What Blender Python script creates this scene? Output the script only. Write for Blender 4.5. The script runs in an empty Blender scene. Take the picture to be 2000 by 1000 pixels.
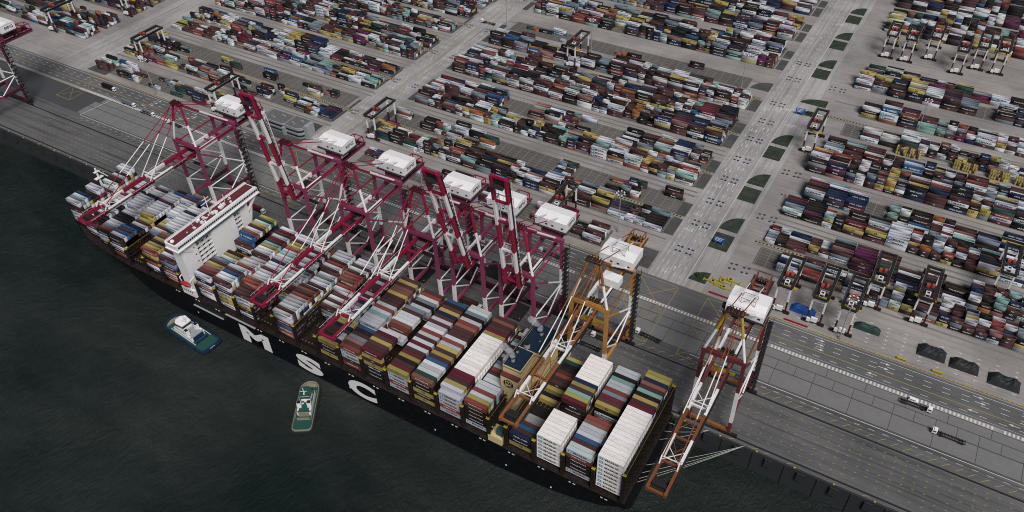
import bpy, math, random
import numpy as np
from mathutils import Vector, Matrix, Euler

random.seed(7)
rng = np.random.default_rng(11)
scene = bpy.context.scene
COL = scene.collection
R = math.radians

# ------------------------------------------------------------------ camera
cd = bpy.data.cameras.new('camera')
cam = bpy.data.objects.new('camera', cd)
COL.objects.link(cam)
cam.location = (164.56, -259.16, 345.26)
cam.rotation_euler = (0.838, 0.023, 0.532)
cd.sensor_width = 36.0
cd.lens = 36.0 * 1567.4 / 2000.0
cd.clip_start = 1.0
cd.clip_end = 6000.0
scene.camera = cam

# ------------------------------------------------------------------ light
SUN_ELEV, SUN_AZ = 52.0, 130.0        # azimuth measured from +Y towards +X
world = bpy.data.worlds.new('World')
scene.world = world
world.use_nodes = True
wn, wl = world.node_tree.nodes, world.node_tree.links
wn.clear()
sky = wn.new('ShaderNodeTexSky')
sky.sky_type = 'NISHITA'
sky.sun_disc = False
sky.sun_elevation = R(SUN_ELEV)
sky.sun_rotation = R(SUN_AZ)
sky.air_density = 1.0
sky.dust_density = 2.0
bg = wn.new('ShaderNodeBackground')
bg.inputs['Strength'].default_value = 0.05
wo = wn.new('ShaderNodeOutputWorld')
wl.new(sky.outputs[0], bg.inputs[0])
wl.new(bg.outputs[0], wo.inputs[0])

sd = bpy.data.lights.new('sun', 'SUN')
sd.energy = 3.7
sd.angle = R(24)
sd.color = (1.0, 0.965, 0.94)
sun = bpy.data.objects.new('sun', sd)
COL.objects.link(sun)
sv = Vector((math.sin(R(SUN_AZ)) * math.cos(R(SUN_ELEV)), math.cos(R(SUN_AZ)) * math.cos(R(SUN_ELEV)), math.sin(R(SUN_ELEV))))
sun.rotation_euler = sv.to_track_quat('Z', 'Y').to_euler()
sun.location = (0, 200, 500)

scene.view_settings.view_transform = 'Standard'
scene.view_settings.look = 'None'
scene.view_settings.exposure = -0.25
scene.view_settings.gamma = 1.0
scene.view_settings.use_curve_mapping = False
scene.cycles.filter_width = 1.0
scene.cycles.max_bounces = 4
scene.cycles.diffuse_bounces = 2
scene.cycles.glossy_bounces = 2
scene.cycles.volume_bounces = 1

# ------------------------------------------------------------------ materials
def new_mat(name):
    m = bpy.data.materials.new(name)
    m.use_nodes = True
    nt = m.node_tree
    b = nt.nodes['Principled BSDF']
    return m, nt, b

def mixc(nt, a, b, fac, mode='MIX'):
    n = nt.nodes.new('ShaderNodeMix')
    n.data_type = 'RGBA'
    n.blend_type = mode
    for s, v in ((n.inputs[6], a), (n.inputs[7], b), (n.inputs[0], fac)):
        if isinstance(v, bpy.types.NodeSocket):
            nt.links.new(v, s)
        elif isinstance(v, tuple):
            s.default_value = v if len(v) == 4 else (*v, 1)
        else:
            s.default_value = v
    return n.outputs[2]

def noise(nt, scale, detail=4, rough=0.6, vec=None, sc=None):
    n = nt.nodes.new('ShaderNodeTexNoise')
    n.inputs['Scale'].default_value = scale
    n.inputs['Detail'].default_value = detail
    n.inputs['Roughness'].default_value = rough
    if vec is None:
        vec = nt.nodes.new('ShaderNodeTexCoord').outputs['Object']
    if sc:
        mp = nt.nodes.new('ShaderNodeMapping')
        mp.inputs['Scale'].default_value = sc
        nt.links.new(vec, mp.inputs[0])
        vec = mp.outputs[0]
    nt.links.new(vec, n.inputs['Vector'])
    return n.outputs['Fac']

def ramp(nt, fac, a, b, c0=(0, 0, 0, 1), c1=(1, 1, 1, 1)):
    r = nt.nodes.new('ShaderNodeValToRGB')
    r.color_ramp.elements[0].position = a
    r.color_ramp.elements[1].position = b
    r.color_ramp.elements[0].color = c0
    r.color_ramp.elements[1].color = c1
    nt.links.new(fac, r.inputs[0])
    return r.outputs[0]

def bump(nt, b, h, strength=0.3, dist=0.1):
    n = nt.nodes.new('ShaderNodeBump')
    n.inputs['Strength'].default_value = strength
    n.inputs['Distance'].default_value = dist
    nt.links.new(h, n.inputs['Height'])
    nt.links.new(n.outputs[0], b.inputs['Normal'])

_pc = {}
def paint(c, rough=0.5, dirt=0.35, name=None, dirtc=(0.05, 0.045, 0.04), scale=0.5):
    key = (c, rough, dirt)
    if key in _pc:
        return _pc[key]
    m, nt, b = new_mat(name or 'paint')
    f = ramp(nt, noise(nt, scale, 5, 0.65), 0.45, 0.8)
    f2 = nt.nodes.new('ShaderNodeMath'); f2.operation = 'MULTIPLY'; f2.inputs[1].default_value = dirt
    nt.links.new(f, f2.inputs[0])
    nt.links.new(mixc(nt, c, dirtc, f2.outputs[0]), b.inputs['Base Color'])
    b.inputs['Roughness'].default_value = rough
    b.inputs['Specular IOR Level'].default_value = 0.22
    _pc[key] = m
    return m

def flat(c, rough=0.6, name='plain', metal=0.0):
    m, nt, b = new_mat(name)
    b.inputs['Base Color'].default_value = (*c, 1)
    b.inputs['Roughness'].default_value = rough
    b.inputs['Metallic'].default_value = metal
    return m

def ground_mat(name, base, var, rough, streak=0.3, stain=0.5, patch=0.02, specular=0.2, sdir=(0.012, 0.45, 1)):
    m, nt, b = new_mat(name)
    tc = nt.nodes.new('ShaderNodeTexCoord').outputs['Object']
    big = noise(nt, patch, 5, 0.6, tc)
    c = mixc(nt, base, var, ramp(nt, big, 0.35, 0.68))
    st = ramp(nt, noise(nt, 1.0, 4, 0.7, tc, sdir), 0.48, 0.72)
    k = nt.nodes.new('ShaderNodeMath'); k.operation = 'MULTIPLY'; k.inputs[1].default_value = streak
    nt.links.new(st, k.inputs[0])
    c = mixc(nt, c, tuple(x * 0.35 for x in base), k.outputs[0])
    if streak > 0.4:
        fs = ramp(nt, noise(nt, 1.0, 3, 0.6, tc, (sdir[0] * 0.7, sdir[1] * 3.2, 1) if sdir[0] < sdir[1] else (sdir[0] * 3.2, sdir[1] * 0.7, 1)), 0.52, 0.64)
        k3 = nt.nodes.new('ShaderNodeMath'); k3.operation = 'MULTIPLY'; k3.inputs[1].default_value = streak * 0.55
        nt.links.new(fs, k3.inputs[0])
        c = mixc(nt, c, tuple(x * 0.4 for x in base), k3.outputs[0])
    sp = ramp(nt, noise(nt, 0.35, 6, 0.75, tc), 0.55, 0.75)
    k2 = nt.nodes.new('ShaderNodeMath'); k2.operation = 'MULTIPLY'; k2.inputs[1].default_value = stain
    nt.links.new(sp, k2.inputs[0])
    c = mixc(nt, c, tuple(x * 0.4 for x in base), k2.outputs[0])
    nt.links.new(c, b.inputs['Base Color'])
    b.inputs['Roughness'].default_value = rough
    b.inputs['Specular IOR Level'].default_value = specular
    bump(nt, b, noise(nt, 1.2, 4, 0.7, tc), 0.25, 0.08)
    return m

M = {}
M['ground'] = ground_mat('yard_concrete', (0.36, 0.335, 0.315), (0.21, 0.195, 0.185), 0.55, 0.5, 0.5)
M['apron'] = ground_mat('quay_concrete', (0.095, 0.095, 0.096), (0.155, 0.15, 0.147), 0.55, 0.85, 0.4)
M['slab'] = ground_mat('slab_concrete', (0.20, 0.196, 0.19), (0.13, 0.128, 0.125), 0.6, 0.15, 0.5)
M['road'] = ground_mat('quay_asphalt', (0.15, 0.148, 0.145), (0.10, 0.10, 0.10), 0.55, 0.7, 0.35)
M['yroad'] = ground_mat('yard_road_concrete', (0.44, 0.415, 0.40), (0.25, 0.24, 0.23), 0.55, 0.75, 0.65, sdir=(0.35, 0.012, 1))
M['pad'] = ground_mat('pad_concrete', (0.135, 0.125, 0.11), (0.08, 0.075, 0.07), 0.7, 0.3, 0.6)
M['kerb'] = paint((0.22, 0.21, 0.19), 0.8, 0.4)
M['grass'] = ground_mat('turf', (0.022, 0.040, 0.026), (0.060, 0.062, 0.048), 0.9, 0.3, 0.7, 0.18, 0.1)
M['island'] = ground_mat('island_gravel', (0.085, 0.085, 0.08), (0.05, 0.055, 0.05), 0.8, 0.2, 0.5, 0.1, 0.3)
M['wline'] = paint((0.62, 0.62, 0.60), 0.6, 0.6, scale=0.9, dirtc=(0.2, 0.2, 0.19))
M['yline'] = paint((0.36, 0.27, 0.075), 0.6, 0.6, scale=0.9, dirtc=(0.17, 0.16, 0.13))
M['joint'] = flat((0.055, 0.056, 0.058), 0.8, 'joint')
M['rail'] = flat((0.02, 0.022, 0.025), 0.5, 'rail')
M['plate'] = flat((0.035, 0.05, 0.085), 0.45, 'steel_plate')
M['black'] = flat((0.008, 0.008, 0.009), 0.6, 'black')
M['rubber'] = flat((0.012, 0.012, 0.012), 0.8, 'rubber')
M['dark'] = paint((0.022, 0.02, 0.02), 0.6, 0.3)
M['maroon'] = paint((0.23, 0.042, 0.098), 0.5, 0.3)
M['crimson'] = paint((0.28, 0.010, 0.045), 0.45, 0.3)
M['dmaroon'] = paint((0.055, 0.012, 0.018), 0.55, 0.3)
M['white'] = paint((0.78, 0.76, 0.75), 0.5, 0.22)
M['cwhite'] = paint((0.80, 0.79, 0.79), 0.5, 0.12)
M['orange'] = paint((0.46, 0.215, 0.05), 0.55, 0.5)
M['dorange'] = paint((0.25, 0.095, 0.03), 0.6, 0.6)
M['rust'] = paint((0.20, 0.065, 0.025), 0.6, 0.6)
M['rmaroon'] = paint((0.13, 0.03, 0.035), 0.55, 0.4)
M['yellow'] = paint((0.46, 0.32, 0.02), 0.5, 0.3)
M['byellow'] = paint((0.42, 0.34, 0.03), 0.5, 0.2)
M['cream'] = paint((0.68, 0.54, 0.28), 0.5, 0.15)
M['hull'] = paint((0.003, 0.0036, 0.006), 0.45, 0.2)
M['boot'] = paint((0.035, 0.04, 0.05), 0.6, 0.5)
M['deck'] = paint((0.016, 0.009, 0.008), 0.7, 0.5)
M['lash'] = paint((0.014, 0.009, 0.007), 0.7, 0.5)
M['ropered'] = flat((0.35, 0.02, 0.03), 0.5, 'boat_red')
M['glass'] = flat((0.01, 0.02, 0.025), 0.15, 'glass')
M['teal'] = paint((0.03, 0.09, 0.10), 0.4, 0.2)
M['navytext'] = flat((0.008, 0.016, 0.035), 0.6, 'navy_print')
M['logo'] = flat((0.05, 0.28, 0.42), 0.6, 'light_blue_print')
M['wtext'] = flat((0.82, 0.81, 0.79), 0.6, 'white_print')
M['navydeck'] = paint((0.008, 0.022, 0.045), 0.5, 0.3)
M['tuggreen'] = paint((0.016, 0.075, 0.058), 0.6, 0.3)
M['tugblue'] = paint((0.007, 0.032, 0.085), 0.5, 0.3)
M['buff'] = paint((0.25, 0.235, 0.17), 0.6, 0.3)
M['tarpblue'] = paint((0.012, 0.075, 0.30), 0.5, 0.2)
M['tarpgreen'] = paint((0.02, 0.045, 0.04), 0.6, 0.3)
M['tarpblack'] = paint((0.02, 0.024, 0.026), 0.6, 0.3)
M['signblue'] = flat((0.01, 0.09, 0.40), 0.5, 'sign_blue')
M['roofgrey'] = paint((0.13, 0.13, 0.13), 0.8, 0.4)
M['wallgrey'] = paint((0.30, 0.32, 0.34), 0.7, 0.3)
M['fender'] = paint((0.032, 0.035, 0.038), 0.7, 0.5)
M['rope'] = flat((0.40, 0.42, 0.38), 0.8, 'rope')
M['redmach'] = paint((0.42, 0.06, 0.04), 0.5, 0.3)
M['steel'] = paint((0.30, 0.31, 0.32), 0.5, 0.3)

WATER = -15.5
def water_mat():
    """silty harbour water: dark silty river water"""
    m, nt, b = new_mat('harbour_water')
    tc = nt.nodes.new('ShaderNodeTexCoord').outputs['Object']
    big = ramp(nt, noise(nt, 0.010, 5, 0.65, tc), 0.35, 0.65)
    base = mixc(nt, (0.002, 0.0065, 0.0065), (0.005, 0.012, 0.011), big)
    # drifts and streaks of suspended silt all over the harbour
    fac = ramp(nt, noise(nt, 0.006, 6, 0.68, tc, (0.7, 1.5, 1)), 0.36, 0.72)
    st = ramp(nt, noise(nt, 0.03, 6, 0.7, tc, (0.5, 1.8, 1)), 0.25, 0.75)
    fac = mixc(nt, fac, st, 0.65, 'MULTIPLY')
    nt.links.new(mixc(nt, base, (0.050, 0.056, 0.049), fac), b.inputs['Base Color'])
    b.inputs['Roughness'].default_value = 0.25
    b.inputs['Specular IOR Level'].default_value = 0.3
    b.inputs['IOR'].default_value = 1.33
    n1 = noise(nt, 0.16, 6, 0.72, tc, (1.0, 0.55, 1))
    n2 = noise(nt, 0.75, 4, 0.7, tc, (1.0, 0.5, 1))
    a = nt.nodes.new('ShaderNodeMath'); a.operation = 'MULTIPLY_ADD'; a.inputs[1].default_value = 0.5
    nt.links.new(n2, a.inputs[0]); nt.links.new(n1, a.inputs[2])
    bump(nt, b, a.outputs[0], 0.9, 2.2)
    return m
M['water'] = water_mat()

def container_mat(use_object):
    m, nt, b = new_mat('container_paint')
    tc = nt.nodes.new('ShaderNodeTexCoord').outputs['Object']
    if use_object:
        oi = nt.nodes.new('ShaderNodeObjectInfo')
        col, rnd = oi.outputs['Color'], oi.outputs['Random']
        ad = nt.nodes.new('ShaderNodeVectorMath'); ad.operation = 'ADD'
        cm = nt.nodes.new('ShaderNodeCombineXYZ')
        mu = nt.nodes.new('ShaderNodeMath'); mu.operation = 'MULTIPLY'; mu.inputs[1].default_value = 200.0
        nt.links.new(rnd, mu.inputs[0]); nt.links.new(mu.outputs[0], cm.inputs[0])
        nt.links.new(tc, ad.inputs[0]); nt.links.new(cm.outputs[0], ad.inputs[1])
        vec = ad.outputs[0]
    else:
        at = nt.nodes.new('ShaderNodeAttribute'); at.attribute_name = 'Col'
        col = at.outputs['Color']
        vec = tc
    d1 = ramp(nt, noise(nt, 0.55, 6, 0.75, vec, (0.5, 1.4, 0.7)), 0.52, 0.80)
    k = nt.nodes.new('ShaderNodeMath'); k.operation = 'MULTIPLY'; k.inputs[1].default_value = 0.40
    nt.links.new(d1, k.inputs[0])
    c = mixc(nt, col, (0.075, 0.065, 0.055), k.outputs[0])
    # roof bows / panel ribs: fine relief only
    w = nt.nodes.new('ShaderNodeTexWave'); w.wave_type = 'BANDS'; w.bands_direction = 'X'
    w.inputs['Scale'].default_value = 0.55; w.inputs['Distortion'].default_value = 0.0
    nt.links.new(tc, w.inputs['Vector'])
    spk = ramp(nt, noise(nt, 2.6, 3, 0.85, vec), 0.58, 0.72)
    k2 = nt.nodes.new('ShaderNodeMath'); k2.operation = 'MULTIPLY'; k2.inputs[1].default_value = 0.5
    nt.links.new(spk, k2.inputs[0])
    c = mixc(nt, c, (0.06, 0.05, 0.045), k2.outputs[0])
    nt.links.new(c, b.inputs['Base Color'])
    b.inputs['Roughness'].default_value = 0.65
    b.inputs['Specular IOR Level'].default_value = 0.18
    bump(nt, b, w.outputs['Fac'], 0.5, 0.06)
    return m
M['cobj'] = container_mat(True)
M['cattr'] = container_mat(False)

# ------------------------------------------------------------------ mesh helpers
class MB:
    def __init__(s):
        s.v, s.f, s.m = [], [], []
    def poly(s, pts, mat=0):
        n = len(s.v); s.v += [tuple(p) for p in pts]
        s.f.append(tuple(range(n, n + len(pts)))); s.m.append(mat)
        return s
    def box(s, c, d, mat=0, rot=None, top=None):
        hx, hy, hz = d[0] / 2, d[1] / 2, d[2] / 2
        tx, ty = (top if top else (1, 1))
        P = [(-hx, -hy, -hz), (hx, -hy, -hz), (hx, hy, -hz), (-hx, hy, -hz), (-hx * tx, -hy * ty, hz), (hx * tx, -hy * ty, hz), (hx * tx, hy * ty, hz), (-hx * tx, hy * ty, hz)]
        if rot is not None:
            P = [tuple(rot @ Vector(p)) for p in P]
        n = len(s.v)
        s.v += [(p[0] + c[0], p[1] + c[1], p[2] + c[2]) for p in P]
        for q in ((0, 3, 2, 1), (4, 5, 6, 7), (0, 1, 5, 4), (1, 2, 6, 5), (2, 3, 7, 6), (3, 0, 4, 7)):
            s.f.append(tuple(n + i for i in q)); s.m.append(mat)
        return s
    def bb(s, x0, x1, y0, y1, z0, z1, mat=0):
        return s.box(((x0 + x1) / 2, (y0 + y1) / 2, (z0 + z1) / 2), (x1 - x0, y1 - y0, z1 - z0), mat)
    def beam(s, p, q, w, h=None, bands=((0, 1, 0),), w1=None):
        """box beam from p to q, painted in bands (t0, t1, material)"""
        h = h or w
        p, q = Vector(p), Vector(q)
        d = q - p
        u = d.normalized()
        up = Vector((0, 0, 1)) if abs(u.z) < 0.9 else Vector((0, 1, 0))
        a = u.cross(up).normalized(); b = a.cross(u).normalized()
        for i, (t0, t1, mt) in enumerate(bands):
            r = []
            for t in (t0, t1):
                k = 1 if w1 is None else 1 + (w1 / w - 1) * t
                c = p + d * t
                r.append([c + a * (sx * w * k / 2) + b * (sy * h * k / 2) for sx, sy in ((-1, -1), (1, -1), (1, 1), (-1, 1))])
            n = len(s.v)
            s.v += [tuple(x) for x in r[0] + r[1]]
            for j in range(4):
                s.f.append((n + j, n + (j + 1) % 4, n + 4 + (j + 1) % 4, n + 4 + j)); s.m.append(mt)
            if i == 0:
                s.f.append((n + 3, n + 2, n + 1, n)); s.m.append(mt)
            if i == len(bands) - 1:
                s.f.append((n + 4, n + 5, n + 6, n + 7)); s.m.append(mt)
        return s
    def tube(s, p, q, r, bands=((0, 1, 0),), n=6, r1=None):
        p, q = Vector(p), Vector(q)
        d = q - p
        u = d.normalized()
        up = Vector((0, 0, 1)) if abs(u.z) < 0.9 else Vector((0, 1, 0))
        a = u.cross(up).normalized(); b = a.cross(u).normalized()
        for i, (t0, t1, mt) in enumerate(bands):
            k = len(s.v)
            for t in (t0, t1):
                rr = r if r1 is None else r + (r1 - r) * t
                for j in range(n):
                    an = 2 * math.pi * j / n
                    s.v.append(tuple(p + d * t + a * (rr * math.cos(an)) + b * (rr * math.sin(an))))
            for j in range(n):
                s.f.append((k + j, k + (j + 1) % n, k + n + (j + 1) % n, k + n + j)); s.m.append(mt)
            if i == 0:
                s.f.append(tuple(k + n - 1 - j for j in range(n))); s.m.append(mt)
            if i == len(bands) - 1:
                s.f.append(tuple(k + n + j for j in range(n))); s.m.append(mt)
        return s
    def prism(s, pts, z0, z1, mat=0, matside=None, scale=1.0):
        n = len(s.v); k = len(pts)
        cx = sum(p[0] for p in pts) / k; cy = sum(p[1] for p in pts) / k
        s.v += [(p[0], p[1], z0) for p in pts] + [(cx + (p[0] - cx) * scale, cy + (p[1] - cy) * scale, z1) for p in pts]
        ms = mat if matside is None else matside
        for j in range(k):
            s.f.append((n + j, n + (j + 1) % k, n + k + (j + 1) % k, n + k + j)); s.m.append(ms)
        s.f.append(tuple(range(n + k, n + 2 * k))); s.m.append(mat)
        s.f.append(tuple(range(n + k - 1, n - 1, -1))); s.m.append(ms)
        return s
    def add(s, tv, tf, fn, mat=0):
        n = len(s.v)
        s.v += [fn(p) for p in tv]
        s.f += [tuple(n + i for i in f) for f in tf]
        s.m += [mat] * len(tf)
        return s
    def mesh(s, name, mats):
        me = bpy.data.meshes.new(name)
        me.from_pydata(s.v, [], s.f)
        for mt in mats:
            me.materials.append(mt)
        if len(mats) > 1:
            me.polygons.foreach_set('material_index', s.m)
        me.update()
        return me

def link(name, me, parent=None):
    o = bpy.data.objects.new(name, me)
    COL.objects.link(o)
    if parent is not None:
        o.parent = parent
    return o

def mk(name, mb, mats, parent=None):
    if not isinstance(mats, (list, tuple)):
        mats = [mats]
    return link(name, mb.mesh(name, mats), parent)

def struct(name, mb, mats):
    o = mk(name, mb, mats)
    o['kind'] = 'structure'
    return o

def tag(o, label, cat, group=None):
    o['label'] = label; o['category'] = cat
    if group:
        o['group'] = group
    return o

def thing(name, label, cat, loc=(0, 0, 0), rz=0.0, group=None):
    o = link(name, None)
    o.location = loc; o.rotation_euler = (0, 0, rz)
    o.empty_display_size = 2
    return tag(o, label, cat, group)

def dup(o, loc=None, rz=None, label=None, parent=None):
    c = o.copy(); COL.objects.link(c)
    if parent is not None:
        c.parent = parent
    if loc is not None:
        c.location = loc
    if rz is not None:
        c.rotation_euler = (0, 0, rz)
    if label:
        c['label'] = label
    for ch in list(o.children):
        dup(ch, parent=c)
    return c

# text as flat print: returns (verts2d, tris) with height 1 (cap) and centred
_tc = {}
def text(body, bold=0.0, res=2):
    key = (body, bold, res)
    if key in _tc:
        return _tc[key]
    cu = bpy.data.curves.new('lettering', 'FONT')
    cu.body = body; cu.offset = bold; cu.resolution_u = res
    cu.align_x = 'CENTER'
    ob = bpy.data.objects.new('lettering', cu)
    COL.objects.link(ob)
    dg = bpy.context.evaluated_depsgraph_get()
    me = bpy.data.meshes.new_from_object(ob.evaluated_get(dg))
    v = np.array([x.co[:2] for x in me.vertices]); f = [tuple(p.vertices) for p in me.polygons]
    bpy.data.objects.remove(ob); bpy.data.curves.remove(cu); bpy.data.meshes.remove(me)
    lo, hi = v.min(0), v.max(0)
    v = (v - (lo + hi) / 2) / (hi[1] - lo[1])
    _tc[key] = (v, f)
    return _tc[key]

def put_text(mb, body, origin, ux, uz, height, width=None, bold=0.0, res=2, mat=0, slant=0.0):
    v, f = text(body, bold, res)
    sx = height if width is None else width / (v[:, 0].max() - v[:, 0].min())
    o, ux, uz = Vector(origin), Vector(ux), Vector(uz)
    mb.add(v, f, lambda p: tuple(o + ux * (p[0] * sx) + uz * (p[1] * height)), mat)
    return mb

# ------------------------------------------------------------------ ground, water, quay

mb = MB().poly([(-2500, -2500, WATER), (2500, -2500, WATER), (2500, 4, WATER), (-2500, 4, WATER)])
struct('water', mb, M['water'])
mb = MB().poly([(-2500, 0, 0), (2500, 0, 0), (2500, 3000, 0), (-2500, 3000, 0)])
struct('ground', mb, M['ground'])
def sheet(x0, x1, y0, y1, z):
    return MB().poly([(x0, y0, z), (x1, y0, z), (x1, y1, z), (x0, y1, z)])
apron = struct('quay_apron', sheet(-900, 900, 0.8, 72, 0.004), M['apron'])
struct('quay_road', sheet(-900, 900, 74.8, 94.5, 0.004), M['road'])
YR = [(-243.0, -211.0, 'yard_road'), (45.5, 85.0, 'yard_road'), (-531, -492, 'yard_road')]
for a, b, n in YR:
    struct(n, sheet(a, b, 94.5, 1500, 0.004), M['yroad'])
mb = MB()
mb.bb(-900, 900, -0.3, 0.8, -16.5, 0.25)
for i in range(60):
    mb.bb(-480 + i * 16.0 - 0.5, -480 + i * 16.0 + 0.5, -0.7, -0.3, -16, -0.2)
qw = struct('quay_wall', mb, M['fender'])

# fenders along the quay face, each one a rubber panel
fb = MB(); fb.bb(-2.0, 2.0, -1.35, -0.72, -6.5, -0.6, 0)
fb.tube((-1.2, -0.72, -2), (-1.2, -0.3, -2), 0.6, ((0, 1, 1),), 8); fb.tube((1.2, -0.72, -2), (1.2, -0.3, -2), 0.6, ((0, 1, 1),), 8)
fb.bb(-2.1, 2.1, -1.45, -1.352, -1.3, -0.9, 1); fb.bb(-2.1, 2.1, -1.45, -1.352, -4.3, -3.9, 1)
f0 = None
for i in range(48):
    x = -472 + i * 16.0
    if -330 < x < 100:
        continue
    if f0 is None:
        f0 = mk('quay_fender', fb, [M['fender'], M['rubber']]); f0.location = (x, 0, 0)
        tag(f0, 'grey fender panel on the bare quay face ahead of the bow', 'fender', 'fender panels along the quay face')
    else:
        dup(f0, (x, 0, 0), label='grey fender panel on the bare quay face %s' % ('ahead of the bow' if x < 0 else 'behind the stern'))
bo = MB(); bo.tube((0, 0, 0), (0, 0, 0.5), 0.34, n=10); bo.box((0, 0, 0.62), (1.1, 0.6, 0.26)); bo.tube((0, 0, 0.75), (0, 0, 0.9), 0.4, n=10, r1=0.15)
b0 = None
for i in range(40):
    x = -463 + i * 19.0
    if b0 is None:
        b0 = mk('mooring_bollard', bo, M['byellow']); b0.location = (x, 0.25, 0.25)
        tag(b0, 'small yellow mooring bollard on the quay edge ahead of the bow', 'bollard', 'bollards along the quay edge')
    else:
        dup(b0, (x, 0.25, 0.25), label='small yellow mooring bollard on the quay edge %s' % ('ahead of the bow' if x < -320 else 'beside the ship' if x < 100 else 'behind the stern'))

# apron slabs (parts of the apron) with recessed joints
for j, (y0, y1, lx, off) in enumerate(((46.2, 57.6, 20.6, 0), (58.0, 65.0, 10.3, 0), (65.3, 71.6, 20.6, 5))):
    sm = MB().bb(0.15, lx - 0.15, 0.12, y1 - y0 - 0.12, -0.05, 0.045).mesh('concrete_slab', [M['slab']])
    for i in range(int((300 + 440) / lx)):
        o = link('concrete_slab', sm, apron)
        o.location = (-440 + off + i * lx, y0, 0)
jm = MB().bb(-900, 900, 46.0, 71.8, 0.008, 0.012)
j = struct('slab_joints', jm, M['joint'])
mb = MB()
for y in (3.4, 35.2):
    mb.bb(-900, 900, y - 0.75, y + 0.75, 0.0, 0.016)
struct('crane_rail_trench', mb, M['rail'])
mb = MB()
for y in (2.6, 4.2, 34.4, 36.0):
    mb.bb(-900, 900, y - 0.08, y + 0.08, 0.0, 0.03)
struct('rail_edging', mb, M['kerb'])

# painted markings
wm, ym = MB(), MB()
def strip(mb, x0, x1, y0, y1, z=0.012, k=1.0):
    mb.poly([(x0, y0, z), (x1, y0, z), (x1, y1, z), (x0, y1, z)])
def seg(mb, p, q, w, z=0.012):
    d = Vector((q[0] - p[0], q[1] - p[1])); n = Vector((-d.y, d.x)).normalized() * w / 2
    mb.poly([(p[0] + n.x, p[1] + n.y, z), (p[0] - n.x, p[1] - n.y, z), (q[0] - n.x, q[1] - n.y, z), (q[0] + n.x, q[1] + n.y, z)])
def dashes(mb, x0, x1, y, ln, gap, w, z=0.012):
    x = x0
    while x < x1:
        strip(mb, x, min(x + ln, x1), y - w / 2, y + w / 2, z); x += ln + gap
strip(wm, -434, -196, 44.7, 45.05, 0.014); strip(wm, 92, 900, 44.7, 45.05, 0.014)
strip(wm, -150, 20, 44.7, 45.05, 0.014)
seg(wm, (-434, 44.9), (-430, 72.5), 0.4, 0.06)
dashes(wm, 92, 900, 42.2, 3, 4, 0.22, 0.014); dashes(wm, -430, -200, 42.2, 3, 4, 0.22, 0.014)
# zebra / barrier line
for i in range(420):
    x = -470 + i * 2.0
    if (i % 60) > 57:
        continue
    strip(wm, x, x + 1.0, 72.3, 74.6, 0.014)
for x0, x1 in ((-900, -252), (-205, 32), (95, 900)):
    strip(ym, x0, x1, 81.6, 82.0, 0.014)
    for y in (78.2, 85.4, 88.9):
        dashes(wm, x0, x1, y, 4, 5.5, 0.28, 0.014)
    strip(wm, x0, x1, 92.6, 92.85, 0.014)
    strip(wm, x0 if x0 > -800 else -440, x1 if x1 < 800 else 640, 76.0, 76.15, 0.014)
def arrow(mb, x, y, d, z=0.014):
    mb.poly([(x, y - 0.18, z), (x + 3.2 * d, y - 0.18, z), (x + 3.2 * d, y + 0.18, z), (x, y + 0.18, z)])
    mb.poly([(x + 3.2 * d, y - 0.8, z), (x + 5.4 * d, y, z), (x + 3.2 * d, y + 0.8, z)])
for x in (-395, -352, -300, -262, -190, -100, -20, 118, 150, 185, 235, 258):
    for y in (80.0, 83.6, 87.2, 90.8):
        if random.random() < 0.7:
            arrow(wm, x + random.uniform(-2, 2), y, 1 if y > 82 else -1)
# yellow apron marks
for y in (8.5, 12.5, 16.5, 20.5, 24.5, 28.5, 31.5):
    x = -450
    while x < 420:
        if random.random() < 0.85:
            strip(ym, x, x + 1.1, y - 0.16, y + 0.16, 0.014)
        x += 5.2
for x in np.arange(-440, 420, 6.0):
    if random.random() < 0.85:
        seg(ym, (x, 37.2), (x + 3.4, 40.2), 0.3, 0.014)
    if random.random() < 0.7:
        seg(ym, (x, 1.4), (x + 3.0, 2.4), 0.25, 0.016)
# yellow boxes at the crossings
def ybox(x0, x1, y0, y1):
    for p, q in (((x0, y0), (x1, y0)), ((x1, y0), (x1, y1)), ((x1, y1), (x0, y1)), ((x0, y1), (x0, y0))):
        seg(ym, p, q, 0.35, 0.062)
    ny = (y0 + y1) / 2
    seg(ym, (x0, y0), (x1, ny), 0.3, 0.062); seg(ym, (x0, ny), (x1, y0), 0.3, 0.062)
    seg(ym, (x0, ny), (x1, y1), 0.3, 0.062); seg(ym, (x0, y1), (x1, ny), 0.3, 0.062); seg(ym, (x0, ny), (x1, ny), 0.3, 0.062)
ybox(41.3, 67, 41, 92.1); ybox(85.6, 112, 41, 92.2); ybox(-243, -214, 41, 92); ybox(-205, -186, 41, 92); ybox(-480, -462, 56, 92)
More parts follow.
